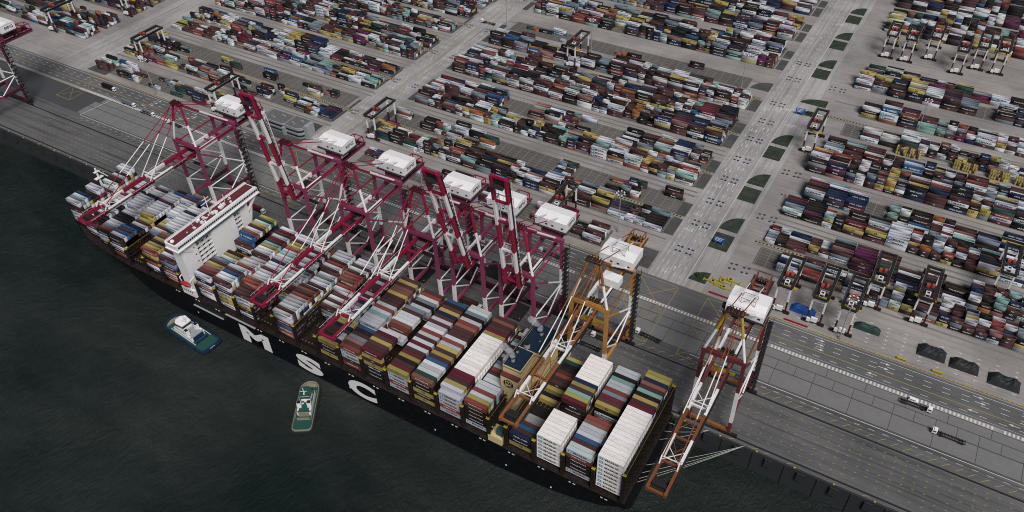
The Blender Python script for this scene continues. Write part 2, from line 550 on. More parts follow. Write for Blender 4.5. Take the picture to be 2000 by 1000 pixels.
# road lane dashes on the yard roads
def ydash(mb, x, y0, y1, ln, gap, w):
    y = y0
    while y < y1:
        strip(mb, x - w / 2, x + w / 2, y, y + ln, 0.014); y += ln + gap
for x in (49.2, 52.6, 60.2, 63.8):
    ydash(wm, x, 100, 900, 3.5, 5.5, 0.28)
strip(wm, 68.2, 68.5, 100, 900, 0.014); strip(wm, 56.4, 56.6, 100, 900, 0.014)
for x in (-238.5, -234.5, -231.2, -224.0, -220.4, -216.6, -213.5):
    ydash(wm, x, 100, 900, 4.0, 5.0, 0.3)
strip(ym, -228.2, -227.7, 98, 330, 0.014); strip(ym, -228.2, -227.7, 345, 700, 0.014)
for x in (-524, -518, -505, -499):
    ydash(wm, x, 100, 700, 4, 5, 0.3)
for y in (105, 150, 168, 205, 226, 262, 285, 318, 398, 455):
    for x in (50.9, 54.4, 58.3, 62.0, -236.5, -232.8, -222.2, -218.5):
        if random.random() < 0.7:
            d = 1 if x in (58.3, 62.0, -222.2, -218.5) else -1
            wm.poly([(x - 0.2, y, 0.014), (x + 0.2, y, 0.014), (x + 0.2, y + 3 * d, 0.014), (x - 0.2, y + 3 * d, 0.014)][::d])
            wm.poly([(x - 0.8, y + 3 * d, 0.014), (x + 0.8, y + 3 * d, 0.014), (x, y + 5 * d, 0.014)][::d])
# hatched wedges
for x in np.arange(69.5, 84, 1.6):
    seg(ym, (x, 99.2), (x + 1.6, 96.0), 0.35, 0.016)
for x0, y0 in ((62, 322), (70, 300), (62, 490)):
    for i in range(6):
        seg(wm, (x0 + i * 1.2, y0), (x0 + i * 1.2 + 4, y0 + 4), 0.35, 0.016)
struct('white_road_markings', wm, M['wline'])
struct('yellow_road_markings', ym, M['yline'])

# ------------------------------------------------------------------ yard layout
FRONTS = [135.4, 192.2, 249.5, 307.6, 382.0, 440.0, 497.0, 554.0, 611.0, 668.0, 725.0]
HB = []            # half blocks: x0, x1, front y, max tier, min tier, density
def hb(x0, x1, f, lo, hi, dens, voids=()):
    HB.append((x0, x1, f, lo, hi, dens, voids))
# middle column
hb(-192, 8, 103.5, 1, 3, 0.42, ((-140, -120), (-60, -48)))
hb(-200, 37, 135.4, 1, 3, 0.80, ())
hb(-203, 37, 159.2, 1, 3, 0.32, ((-105, -75), (-40, -10), (10, 24)))
hb(-203, 37, 192.2, 2, 3, 0.93)
hb(-203, 37, 216.2, 1, 3, 0.78, ((-130, -105), (-60, -35)))
hb(-204, 37, 249.5, 3, 4, 0.98)
hb(-204, 37, 273.5, 3, 4, 0.97)
hb(-203, 37, 307.6, 2, 4, 0.96)
hb(-200, 26, 340.0, 1, 2, 0.16, ((-140, -100), (-20, 20)))
for i, f in enumerate(FRONTS[4:]):
    hb(-198, 36, f, 2, 4, 0.86); hb(-198, 36, f + 24, 2, 4, 0.78)
# left column
hb(-486, -300, 103.5, 1, 3, 0.50, ((-430, -420),))
hb(-488, -246, 135.4, 1, 3, 0.62)
hb(-488, -250, 159.2, 1, 3, 0.36, ((-440, -395), (-330, -300)))
hb(-490, -246, 192.2, 1, 3, 0.85)
hb(-490, -246, 216.2, 1, 3, 0.85)
hb(-490, -246, 249.5, 2, 4, 0.92)
hb(-490, -246, 273.5, 2, 4, 0.9)
hb(-490, -246, 307.6, 2, 4, 0.92)
for f in [340.0] + FRONTS[4:]:
    hb(-490, -246, f, 1, 4, 0.8); hb(-490, -246, f + 24, 1, 4, 0.75)
# right column
hb(100, 420, 135.4, 2, 3, 0.85, ((100, 116),))
hb(99, 420, 159.2, 1, 3, 0.84)
hb(100, 420, 192.2, 2, 3, 0.94)
hb(108, 420, 216.2, 1, 3, 0.88, ((148, 160),))
hb(101, 420, 249.5, 3, 4, 0.96)
hb(106, 420, 273.5, 2, 3, 0.95)
hb(112, 420, 307.6, 1, 3, 0.75, ((112, 126),))
hb(118, 420, 340.0, 2, 4, 0.88)
hb(104, 420, 382.0, 2, 4, 0.92, ((190, 206),))
hb(108, 420, 406.0, 1, 3, 0.75)
for f in FRONTS[6:]:
    hb(104, 420, f, 2, 4, 0.88); hb(104, 420, f + 24, 2, 4, 0.82)
# far left column
for f in [135.4, 192.2, 249.5, 307.6] + FRONTS[4:]:
    hb(-790, -545, f, 2, 3, 0.62); hb(-790, -545, f + 24, 1, 3, 0.5)

pads, kerbs, lines = MB(), MB(), MB()
for x0, x1, f, lo, hi, d, v in HB:
    a, b = x0 - 1.0, x1 + 1.5
    pads.poly([(a, f - 0.7, 0.008), (b, f - 0.7, 0.008), (b, f + 18.0, 0.008), (a, f + 18.0, 0.008)])
    if f > 420:
        continue
    for k in range(7):
        y = f - 0.35 + k * 2.85
        lines.poly([(a, y, 0.012), (b, y, 0.012), (b, y + 0.28, 0.012), (a, y + 0.28, 0.012)])
    x = x0 - 0.3
    while x < x1:
        lines.poly([(x, f - 0.5, 0.016), (x + 0.4, f - 0.5, 0.016), (x + 0.4, f + 17.6, 0.016), (x, f + 17.6, 0.016)])
        x += 6.55
struct('container_pads', pads, M['pad'])
struct('slot_beams', lines, M['kerb'])

# RTG runways: darker wheel strips with tyre marks beside each half block, and drains between them
rw, dr, drm = MB(), MB(), MB()
for x0, x1 in ((-204, 37), (-490, -246), (100, 420)):
    for f in [135.4, 192.2, 249.5, 307.6]:
        for y in (f - 5.6, f + 18.9, f + 22.3, f + 46.0):
            rw.poly([(x0 - 4, y, 0.006), (x1 + 6, y, 0.006), (x1 + 6, y + 1.5, 0.006), (x0 - 4, y + 1.5, 0.006)])
        dr.bb(x0 - 5, x1 + 7, f + 20.45, f + 20.75, 0.0, 0.12); dr.bb(x0 - 5, x1 + 7, f + 22.0, f + 22.3, 0.0, 0.12)
        x = x1 - 60
        while x < x1 + 7:
            drm.bb(x, x + 1.2, f + 20.8, f + 21.95, 0.0, 0.10); x += 2.4
        x = x0 - 6
        while x < x0 + 26:
            drm.bb(x, x + 1.2, f + 20.8, f + 21.95, 0.0, 0.10); x += 2.4
struct('crane_runways', rw, ground_mat('runway_concrete', (0.17, 0.165, 0.155), (0.24, 0.23, 0.22), 0.6, 0.6, 0.5))
struct('drain_kerb', dr, M['yline'])
struct('drain_covers', drm, M['rail'])
# front barrier of the yard along the quay road
for x0, x1 in ((-486, -300), (-236, 12), (98, 420)):
    b = MB(); b.bb(x0, x1, 95.2, 95.7, 0, 0.5, 0)
    x = x0
    while x < x1:
        b.bb(x, x + 1.2, 95.15, 95.75, 0.5, 0.72, 1); x += 2.4
    o = mk('yard_barrier', b, [M['kerb'], M['yellow']])
    tag(o, 'low concrete barrier with yellow caps %s' % ('ahead of the terminal office' if x0 < -300 else 'behind the red quay cranes' if x0 < 0 else 'in front of the parked yard cranes'), 'barrier', 'yard barriers')

# islands at the ends of the blocks
isl, grs = MB(), MB()
def arc_island(mb, x0, x1, y0, y1, corner):
    pts = [(x0, y0), (x1, y0), (x1, y1)]
    n = 8
    for i in range(n + 1):
        t = math.pi / 2 * i / n
        pts.append((x1 - (x1 - x0) * math.sin(t), y0 + (y1 - y0) * math.cos(t)) if corner else (x0, y1))
    out = []
    for p in pts:
        if not out or (abs(p[0] - out[-1][0]) + abs(p[1] - out[-1][1])) > 0.05:
            out.append(p)
    if (abs(out[0][0] - out[-1][0]) + abs(out[0][1] - out[-1][1])) < 0.05:
        out.pop()
    struct('grass_island' if mb is grs else 'gravel_island', MB().prism(out, 0.0, 0.14, 0, 1), [M['grass'] if mb is grs else M['island'], M['kerb']])
for f in FRONTS[:7]:
    if f == 307.6:
        arc_island(grs, 73, 90, f + 14, f + 22, True); arc_island(grs, 72, 92, f + 32, f + 43, True)
        arc_island(isl, 38.5, 45.2, f + 0.5, f + 19, False); arc_island(isl, 30, 45.2, f + 35, f + 50, True)
    else:
        arc_island(grs, 69.0, 81.5, f + 1.5, f + 18.5, False)
        arc_island(grs, 69.0, 81.5, f + 22.5, f + 39.5, True)
        arc_island(isl, 38.5, 45.2, f + 0.5, f + 19.3, False); arc_island(isl, 38.5, 45.2, f + 22.8, f + 38, False)
    arc_island(isl, -211.0, -205.5, f + 0.5, f + 19.3, False); arc_island(isl, -211.0, -205.5, f + 22.8, f + 38, False)
    arc_island(isl, -245.4, -243.0, f + 0.5, f + 19.3, False); arc_island(isl, -245.4, -243.0, f + 22.8, f + 38, False)
    arc_island(isl, -492, -489.6, f + 0.5, f + 19.3, False)
arc_island(grs, 69, 80, 102.5, 113.5, True)
arc_island(isl, 20, 44, 98.5, 117, False)
arc_island(isl, -494, -470, 98.5, 124, True); arc_island(isl, -300, -246, 97.5, 128, False)
# steel turning plates in the road (parts of the road)
road = [o for o in COL.objects if o.name.startswith('yard_road')]
pm = MB().tube((0, 0, 0.0), (0, 0, 0.03), 0.95, n=12).mesh('steel_plate', [M['plate']])
for f in [135.4, 192.2, 249.5, 307.6, 382.0]:
    for y in (f - 6.8, f - 11.5, f + 20.9 - 2.6, f + 20.9 + 1.8):
        for x in (52.4, 55.0, 59.5, 62.1):
            o = link('steel_plate', pm, road[1]); o.location = (x + random.uniform(-.1, .1), y, 0.004)
        if y < f:
            for x in (88, 91, 96, 99):
                o = link('steel_plate', pm, road[1]); o.location = (x, y + (0.5 if x % 2 else 0), 0.004)
    for y in (f + 20.9 - 2.4, f + 20.9 + 2.0):
        for x in (-238, -235.4, -219, -216.5):
            o = link('steel_plate', pm, road[0]); o.location = (x, y, 0.004)

# ------------------------------------------------------------------ containers
PAL = {
    'W': (0.800, 0.765, 0.745),
    'w': (0.450, 0.465, 0.490),
    'y': (0.316, 0.251, 0.079),
    'n': (0.011, 0.021, 0.054),
    'b': (0.023, 0.075, 0.174),
    's': (0.136, 0.175, 0.205),
    'B': (0.061, 0.028, 0.029),
    'D': (0.019, 0.012, 0.012),
    'c': (0.103, 0.016, 0.025),
    'r': (0.196, 0.049, 0.040),
    'o': (0.169, 0.073, 0.051),
    't': (0.180, 0.309, 0.284),
    'g': (0.020, 0.053, 0.048),
    'k': (0.008, 0.009, 0.011),
    'p': (0.204, 0.108, 0.097),
    'O': (0.252, 0.101, 0.032),
    'v': (0.083, 0.015, 0.056),
}
NAMEC = {'W': 'white reefer', 'w': 'pale grey', 'y': 'mustard yellow', 'n': 'navy blue', 'b': 'bright blue', 's': 'slate grey', 'B': 'maroon brown', 'D': 'dark brown',
         'c': 'crimson', 'r': 'red orange', 'o': 'rust orange', 't': 'mint green', 'g': 'dark green', 'k': 'black', 'p': 'faded pink', 'O': 'orange', 'v': 'magenta'}
PRINT = {'W': ('MAERSK', 'navy'), 'w': ('MAERSK', 'navy'), 'r': ('HAMBURG SÜD', 'white'), 'c': ('HAMBURG SÜD', 'white'), 'D': ('Hapag-Lloyd', 'white'), 'y': ('MSC', 'disc'),
         'n': ('CMA CGM', 'white'), 'b': ('MAERSK', 'white'), 'B': ('tex', 'small'), 'k': ('APL', 'white'), 'v': ('ONE', 'white'), 'o': ('HYUNDAI', 'white')}
CL, CW, CH, PITCH = 12.75, 2.35, 2.98, 2.52

def container_mesh(L, W, H):
    """frame of posts and rails around recessed panels"""
    m = MB()
    def face(o, u, v, n, lu, lv, e, dpt):
        o, u, v, n = map(Vector, (o, u, v, n))
        P = lambda a, b, d=0: tuple(o + u * a + v * b - n * d)
        A = [P(0, 0), P(lu, 0), P(lu, lv), P(0, lv)]
        I = [P(e, e), P(lu - e, e), P(lu - e, lv - e), P(e, lv - e)]
        J = [P(e, e, dpt), P(lu - e, e, dpt), P(lu - e, lv - e, dpt), P(e, lv - e, dpt)]
        for k in range(4):
            m.poly([A[k], A[(k + 1) % 4], I[(k + 1) % 4], I[k]])
            m.poly([I[k], I[(k + 1) % 4], J[(k + 1) % 4], J[k]])
        m.poly(J)
    x, y = L / 2, W / 2
    face((-x, -y, 0), (1, 0, 0), (0, 0, 1), (0, -1, 0), L, H, 0.16, 0.09)
    face((x, y, 0), (-1, 0, 0), (0, 0, 1), (0, 1, 0), L, H, 0.16, 0.09)
    face((x, -y, 0), (0, 1, 0), (0, 0, 1), (1, 0, 0), W, H, 0.14, 0.08)
    face((-x, y, 0), (0, -1, 0), (0, 0, 1), (-1, 0, 0), W, H, 0.14, 0.08)
    face((-x, -y, H), (1, 0, 0), (0, 1, 0), (0, 0, 1), L, W, 0.13, 0.07)
    m.poly([(-x, y, 0), (x, y, 0), (x, -y, 0), (-x, -y, 0)])
    m.box((x + 0.02, 0, H / 2), (0.05, 0.06, H - 0.5))                    # door meeting stile
    for sy in (-0.75, -0.35, 0.35, 0.75):
        m.box((x + 0.01, sy, H / 2), (0.05, 0.05, H - 0.4))               # lock rods
    return m.mesh('container', [M['cobj']])
CONT = container_mesh(CL, CW, CH)

STAR = [(math.cos(2 * math.pi * i / 14 + math.pi / 2) * (0.42 if i % 2 == 0 else 0.19), math.sin(2 * math.pi * i / 14 + math.pi / 2) * (0.42 if i % 2 == 0 else 0.19)) for i in range(14)]
def print_geo(mb, kind, col, x0, y, z0, L, mats, flip=-1, H=CH):
    """flat lettering on the side that faces -y; mats: dict navy/white/logo/black/yellow -> slot"""
    k = L / CL
    yy = y - 0.012
    if kind == 'MAERSK':
        s = 1.75
        lx, lz = x0 - L * 0.36, z0 + H * 0.52
        mb.poly([(lx - s / 2, yy, lz - s / 2), (lx + s / 2, yy, lz - s / 2), (lx + s / 2, yy, lz + s / 2), (lx - s / 2, yy, lz + s / 2)], mats['logo'])
        mb.poly([(lx + p[0] * s, yy - 0.01, lz + p[1] * s) for p in STAR][::-1], mats['white'])
        put_text(mb, 'MAERSK', (x0 + L * 0.07, yy, z0 + H * 0.50), (1, 0, 0), (0, 0, 1), 1.30, L * 0.56, 0.035, 1, mats['white'] if col == 'b' else mats['navy'])
    elif kind == 'disc':
        n = 12
        mb.poly([(x0 + 0.95 * math.cos(-2 * math.pi * i / n), yy, z0 + H * .5 + 0.95 * math.sin(-2 * math.pi * i / n)) for i in range(n)], mats['black'])
        put_text(mb, 'm', (x0, yy - 0.01, z0 + H * 0.5 + 0.30), (1, 0, 0), (0, 0, 1), 0.5, 0.95, 0.02, 1, mats['yellow'])
        put_text(mb, 'sc', (x0, yy - 0.01, z0 + H * 0.5 - 0.32), (1, 0, 0), (0, 0, 1), 0.5, 0.95, 0.02, 1, mats['yellow'])
    elif kind == 'small':
        put_text(mb, 'tex', (x0, yy, z0 + H * 0.5), (1, 0, 0), (0, 0, 1), 0.75, 1.5, 0.03, 1, mats['white'])
    else:
        put_text(mb, kind, (x0, yy, z0 + H * 0.55), (1, 0, 0), (0, 0, 1), 0.95, L * (0.62 if len(kind) > 6 else 0.34), 0.03, 1, mats['white'])

_pm = {}
def print_parts(c):
    """[(part name, shared mesh)] of the flat print on a container side"""
    kind, ty = PRINT[c]
    key = 'disc' if ty == 'disc' else 'small' if ty == 'small' else kind
    k = (key, c == 'b')
    if k not in _pm:
        m = MB()
        print_geo(m, key, c, 0, -CW / 2 + 0.08, 0, CL, dict(navy=0, white=1, logo=2, black=3, yellow=4))
        mats = [M['navytext'], M['wtext'], M['logo'], M['black'], M['cream']]
        if key == 'MAERSK':
            lo, tx = MB(), MB()
            lo.v = tx.v = m.v
            lo.f, lo.m = m.f[:2], m.m[:2]
            tx.f, tx.m = m.f[2:], m.m[2:]
            out = []
            for nm, q in (('logo', lo), ('lettering', tx)):
                me = q.mesh(nm, mats)
                used = sorted({i for f in q.f for i in f}); mp = {o: i for i, o in enumerate(used)}
                q2 = MB(); q2.v = [q.v[i] for i in used]; q2.f = [tuple(mp[i] for i in f) for f in q.f]; q2.m = q.m
                bpy.data.meshes.remove(me)
                out.append((nm, q2.mesh(nm, mats)))
            _pm[k] = out
        else:
            _pm[k] = [('emblem' if key == 'disc' else 'lettering', m.mesh('lettering', mats))]
    return _pm[k]

class Stuff:
    """thousands of containers as one mesh with a colour per container"""
    def __init__(s):
        s.c, s.d, s.col = [], [], []
        s.pr = MB()
    def add(s, x, y, z, L, c, W=CW, H=CH):
        s.c.append((x, y, z)); s.d.append((L, W, H)); s.col.append(c)
    def build(s, name):
        n = len(s.c)
        c = np.array(s.c); d = np.array(s.d)
        sg = np.array([(-.5, -.5, 0), (.5, -.5, 0), (.5, .5, 0), (-.5, .5, 0), (-.5, -.5, 1), (.5, -.5, 1), (.5, .5, 1), (-.5, .5, 1)])
        V = (c[:, None, :] + sg[None] * d[:, None, :])
        # roof inset panel: 4 more verts, recessed
        ins = np.array([(-.5, -.5, 1), (.5, -.5, 1), (.5, .5, 1), (-.5, .5, 1)])
        T = c[:, None, :] + ins[None] * (d - np.array([0.3, 0.3, 0]))[:, None, :]
        T2 = T.copy(); T2[..., 2] -= 0.08
        # side panel (facing -y and +x) recess
        V = np.concatenate([V, T, T2], 1)              # 16 verts
        q = np.array([(0, 1, 5, 4), (1, 2, 6, 5), (2, 3, 7, 6), (3, 0, 4, 7),
                      (4, 5, 9, 8), (5, 6, 10, 9), (6, 7, 11, 10), (7, 4, 8, 11),
                      (8, 9, 13, 12), (9, 10, 14, 13), (10, 11, 15, 14), (11, 8, 12, 15), (12, 13, 14, 15)])
        F = (np.arange(n)[:, None, None] * 16 + q[None]).reshape(-1, 4)
        V = V.reshape(-1, 3)
        pv = np.array(s.pr.v, dtype=float).reshape(-1, 3)
        nv, nf = len(V), len(F)
        allv = np.concatenate([V, pv]) if len(pv) else V
        loops = [F.reshape(-1)]
        sizes = np.full(nf, 4)
        if s.pr.f:
            loops.append(np.fromiter((i for f in s.pr.f for i in f), dtype=np.int64) + nv)
            sizes = np.concatenate([sizes, np.array([len(f) for f in s.pr.f])])
        lp = np.concatenate(loops)
        me = bpy.data.meshes.new(name)
        me.vertices.add(len(allv)); me.vertices.foreach_set('co', allv.astype(np.float32).reshape(-1))
        me.loops.add(len(lp)); me.loops.foreach_set('vertex_index', lp.astype(np.int32))
        me.polygons.add(len(sizes))
        st = np.concatenate([[0], np.cumsum(sizes)[:-1]])
        me.polygons.foreach_set('loop_start', st.astype(np.int32))
        me.polygons.foreach_set('loop_total', sizes.astype(np.int32))
        mi = np.concatenate([np.zeros(nf, int), np.array(s.pr.m, int) + 1 if s.pr.m else np.zeros(0, int)])
        for mt in (M['cattr'], M['navytext'], M['wtext'], M['logo'], M['black'], M['cream']):
            me.materials.append(mt)
        me.polygons.foreach_set('material_index', mi.astype(np.int32))
        a = me.color_attributes.new('Col', 'FLOAT_COLOR', 'POINT')
        cc = np.ones((len(allv), 4), np.float32)
        cc[:nv, :3] = np.repeat(np.array(s.col, np.float32), 16, 0)
        a.data.foreach_set('color', cc.reshape(-1))
        me.update(calc_edges=True)
        return link(name, me)
STUFF = Stuff()
PM = dict(navy=0, white=1, logo=2, black=3, yellow=4)
def vary(c):
    k = float(np.clip(rng.normal(1.0, 0.13), 0.7, 1.35)); h = rng.normal(0, 0.035, 3)
    if c == 'W':
        k = float(np.clip(rng.normal(1.0, 0.05), 0.85, 1.04)); h = np.array((0.01, 0.0, -0.02)) * rng.random()
    return tuple(np.clip(np.array(PAL[c]) * k * (1 + h), 0.004, 0.82))
def stuff_container(x, y, z, L, c, side, lettered=0.75, H=CH):
    STUFF.add(x, y, z, L, vary(c), H=H)
    if side and c in PRINT and rng.random() < lettered:
        kind, ty = PRINT[c]
        key = 'disc' if ty == 'disc' else 'small' if ty == 'small' else kind
        if key == 'MAERSK' and L < 8:
            put_text(STUFF.pr, 'MAERSK', (x, y - CW / 2 - 0.012, z + 1.5), (1, 0, 0), (0, 0, 1), 0.9, L * 0.62, 0.03, 1, 0)
        else:
            print_geo(STUFF.pr, key, c, x, y - CW / 2, z, L, PM, H=H)

YC = list('BBBBBBBBBBBBBBBBwwwwwwwwwwwwwwwwwwyyyyynnnnnDDDDDDDDDDDDDDssssscrroOttgbkkkkkkkpv')
def yard_block(x0, x1, f, lo, hi, dens, voids):
    nb = int((x1 - x0) / 13.15)
    if nb < 1:
        return
    pitch = (x1 - x0) / nb
    base = np.repeat(rng.integers(lo, hi + 1, nb // 3 + 1), 3)[:nb]
    H = np.zeros((nb, 6), int); split = rng.random(nb) < 0.30
    for b in range(nb):
        xc = x0 + (b + 0.5) * pitch
        if any(a < xc < z for a, z in voids):
            continue
        for r in range(6):
            if rng.random() < dens:
                H[b, r] = int(np.clip(base[b] + rng.choice([-1, 0, 0, 0, 0, 1]), 1, hi + (rng.random() < 0.1)))
    far = f > 470 or x0 < -500
    for b in range(nb):
        xc = x0 + (b + 0.5) * pitch
        for part in ((-0.25, 0.25) if split[b] else (0.0,)):
            L = pitch / 2 - 0.35 if split[b] else pitch - 0.45
            x = xc + part * pitch
            fav = YC[rng.integers(len(YC))]
            for r in range(6):
                h = H[b, r]
                if split[b] and h and rng.random() < 0.3:
                    h = max(1, h - 1)
                y = f + 1.2 + r * 2.85
                hp = H[b, r - 1] if r else 0
                hn = H[b, r + 1] if r < 5 else 0
                hx = H[b + 1, r] if b < nb - 1 else 0
                for t in range(h):
                    vis_side = t >= hp
                    if not (t == h - 1 or vis_side or t >= hx or t >= hn):
                        continue
                    c = fav if rng.random() < 0.34 else YC[rng.integers(len(YC))]
                    stuff_container(x, y, t * 2.72 + 0.02, L, c, vis_side, 0.0 if far else 0.75, H=2.66)
for h in HB:
    yard_block(*h)
# the yellow empties seen end-on behind the fourth right-hand block
for x0, n in ((153, 11), (192, 10), (214, 9), (232, 12)):
    for i in range(n):
        if rng.random() < 0.8:
            for t in range(2):
                STUFF.add(x0 + i * 1.55, 303.5 - 0.25 * i % 1, t * 2.72, 1.45, vary('y' if rng.random() < 0.8 else 'B'), W=4.6, H=2.66)

# ---- the ship's bays (port row first)
Z0, TH = 8.85, 3.05
BAYS = [
 # key, x of forward end, colours, tiers, port face (top down)
 ('S1', 85.2, 'WWWWWWWWWWWWWcByDtBonyy', '8' * 23, 'WWWWWWWW'),
 ('S2', 69.2, 'wwBbwwworDDDyBcsrwwtDww', '66666666622266666666666', 'wrDDDw'),
 ('S3', 53.3, 'WWWWWWWDDDcytBynWWWWWWW', '66666662226666666666666', 'WWWWWW'),
 ('S4', 37.6, 'nBbBkkkkkkkkykyBBrBDkgy', '33330000000011233333333', 'nDy'),
 ('M1', 12.0, 'rywrwwswwBrwsBwowBwsBwB', '66666655555555555555555', 'rDDDDw'),
 ('M2', -3.8, 'wwyBccWWWWWWWWWWWycBBoB', '56666666666666666666666', 'wwwrw'),
 ('M3', -20.2, 'ogwwwbByBywrwBBBorwDsww', '66666666666666666666666', 'oDDyDy'),
 ('M4', -36.2, 'ycBDycBwcwBwrwwBwBnyBDb', '55555555555555555555555', 'ywwrw'),
 ('M5', -52.2, 'cBByBcwwwrowwwBsDwDswrB', '77777775566666662555555', 'cyBynDD'),
 ('M6', -68.0, 'rBpsBDbwwwtwrwBBByooByB', '55555556666666666666666', 'rwwBr'),
 ('M7', -84.0, 'yDwwBnyywbwsnwBwBBwBwBD', '44444444555555556666666', 'yDDy'),
 ('M7b', -99.8, 'kkkkkkkkBwBwBwroorBwBww', '00000000444445566666666', ''),
 ('M8', -115.5, 'wBwwwwrBoBwBwwswBwrBwww', '66666666665555556666666', 'wwcboo'),
 ('M8b', -131.0, 'kkkkkkkBrwwwwsBwwBwBwro', '00000005566555556666666', ''),
 ('M9', -145.5, 'BBBrowwwwBwwnwwtwoyyBww', '66677666666666666666666', 'BwwyBw'),
 ('M10', -161.0, 'BwwbBwwrwwwwBwwytBcwBcw', '77777766665566666666666', 'BwDwyyw'),
 ('M11', -177.6, 'wBrpyBsnwyDkkBbbowBywgy', '66666665555006677777777', 'wkwrww'),
 ('F1', -208.0, 'BwBwwwwwwwwwwwrwwwBwBww', '66655555555555555566666', 'Bsnrwr'),
 ('F2', -223.6, 'ryyDyBoBwwwwwwnwwwBwnBw', '66666665777777777555555', 'ryDrwk'),
 ('F2b', -239.4, 'kkkkkkkswByywwwwwwwBbbo', '00000004444445555566655', ''),
 ('F3', -255.6, 'DwbBbDnwByywwwwwBwwwbbD', '55555444445555555555444', 'DDwDr'),
 ('F4', -271.2, 'kDrswwDkkwwwwwwwkkwwBww', '04444444444555554444440', ''),
 ('F5', -287.0, 'kkBkkkwswkDwwwBwwDwwwkk', '00433444444444444444400', ''),
 ('F6', -302.6, 'kkkwswnDDwwwBwwDBwDwwkk', '00077776677555666667700', ''),
]
BIDX = {b[0]: i for i, b in enumerate(BAYS)}
ORD = ['', 'first', 'second', 'third', 'fourth', 'fifth', 'sixth', 'seventh', 'eighth', 'ninth', 'tenth', 'eleventh', 'twelfth', 'thirteenth', 'fourteenth', 'fifteenth', 'sixteenth',
       'seventeenth', 'eighteenth', 'nineteenth', 'twentieth', 'twenty-first', 'twenty-second', 'twenty-third']
BAYNAME = {'S1': 'sternmost bay', 'S2': 'second bay from the stern', 'S3': 'third bay from the stern', 'S4': 'bay just behind the funnel', 'M1': 'bay just ahead of the funnel',
           'M2': 'second bay ahead of the funnel', 'M3': 'third bay ahead of the funnel', 'M4': 'fourth bay ahead of the funnel', 'M5': 'fifth bay ahead of the funnel',
           'M6': 'sixth bay ahead of the funnel', 'M7': 'seventh bay ahead of the funnel'}
IND = set(BAYNAME)
n_ind = 0
def ship_container(x, row, t, c, label):
    global n_ind
    y = -61.5 + PITCH * (row - 0.5)
    o = link('shipping_container', CONT)
    o.location = (x + CL / 2, y, Z0 + t * TH)
    v = vary(c)
    o.color = (*v, 1)
    tag(o, label, 'container', 'containers stacked on the ship')
    n_ind += 1
    return o
for key, x, cols, tiers, face in BAYS:
    cols = (cols + 'B' * 23)[:23]; tiers = (tiers + tiers[-1] * 23)[:23]
    T = [int(a) for a in tiers]
    for r in range(1, 24):
        h = T[r - 1]
        hp = T[r - 2] if r > 1 else 0
        nx = 0
        for t in range(h):
            top = t == h - 1
            port = t >= hp
            if not (top or port or True):
                continue
            y = -61.5 + PITCH * (r - 0.5)
            if r == 1 and face:
                c = face[min(len(face) - 1, h - 1 - t)]
            elif top:
                c = cols[r - 1]
            else:
                c = YC[rng.integers(len(YC))] if cols[r - 1] != 'W' else 'W'
            depth = h - 1 - t
            if key in IND and (top or r == 1) and n_ind < 300:
                where = 'top tier' if top else ('%s tier from the top' % ORD[depth + 1])
                rown = 'waterside row' if r == 1 else 'quayside row' if r == 23 else '%s row from the water' % ORD[r]
                o = ship_container(x, r, t, c, '%s container, %s, %s, %s' % (NAMEC[c], where, rown, BAYNAME[key]))
                if port and c in PRINT and (r == 1 or rng.random() < 0.8):
                    for nm, me in print_parts(c):
                        link(nm, me, o)
            else:
                if not (top or port or key in ('S1', 'S2', 'S3', 'S4', 'M1', 'M2', 'M6', 'M8', 'M9', 'M10', 'F1', 'F2', 'F6') or r == 23):
                    continue
                stuff_container(x + CL / 2, y, Z0 + t * TH, CL, c, port, 0.8)
so = STUFF.build('shipping_containers')
so['kind'] = 'stuff'
tag(so, 'stacked shipping containers of all colours filling the yard blocks and the forward bays', 'containers')

# ------------------------------------------------------------------ the ship
ship = thing('container_ship', 'huge black hulled container ship moored along the quay', 'ship', (0, 0, 0))
CY = -32.5
def station(x):
    """half beam at deck and at the waterline"""
    pts_d = [(-326, 0.8), (-322, 6), (-315, 14), (-303, 22), (-287, 26.5), (-270, 29.3), (-250, 30.6), (-235, 30.9), (60, 30.9), (85, 30.9), (101, 30.0)]
    pts_w = [(-318, 0.5), (-305, 3.0), (-287, 10.5), (-266, 20.0), (-245, 26.5), (-225, 29.8), (-205, 30.9), (40, 30.9), (70, 28.5), (90, 24), (101, 18)]
    def ip(P):
        if x <= P[0][0]: return P[0][1]
        for (a, u), (b, w) in zip(P, P[1:]):
            if x <= b: return u + (w - u) * (x - a) / (b - a)
        return P[-1][1]
    return ip(pts_d), ip(pts_w)
XS = [-326, -322, -318, -312, -305, -296, -287, -276, -266, -255, -245, -235, -225, -215, -205, -150, -90, -30, 30, 60, 75, 88, 96, 101]
hm = MB()
rings = []
for x in XS:
    d, w = station(x)
    top = 5.6 if x > -292 else 5.6 + min(4.0, (-292 - x) * 0.25)
    xb = x if x > -300 else x + (-300 - x) * 0.25
    w = min(w, d)
    n = len(hm.v)
    zs = ((top, d, x), (-3.0, d * 0.6 + w * 0.4 if x < -205 else (d if x < 60 else d * .75 + w * .25), (x * 0.6 + xb * 0.4)), (-14.2, w, xb), (-14.2, w, xb), (WATER - 1.5, w * 0.98, xb))
    for sgn in (-1, 1):
        for (z, h, xx) in zs:
            hm.v.append((xx, CY + sgn * h, z))
    rings.append(n)
for a, b in zip(rings, rings[1:]):
    for k in range(4):
        if k == 2:
            continue
        mt = 1 if k == 3 else 0
        hm.f.append((a + k, a + k + 1, b + k + 1, b + k)); hm.m.append(mt)
        hm.f.append((a + 5 + k, b + 5 + k, b + 5 + k + 1, a + 5 + k + 1)); hm.m.append(mt)
a = rings[-1]
for k in (0, 1, 3):
    hm.f.append((a + k, a + k + 1, a + 5 + k + 1, a + 5 + k)); hm.m.append(1 if k == 3 else 0)
a = rings[0]
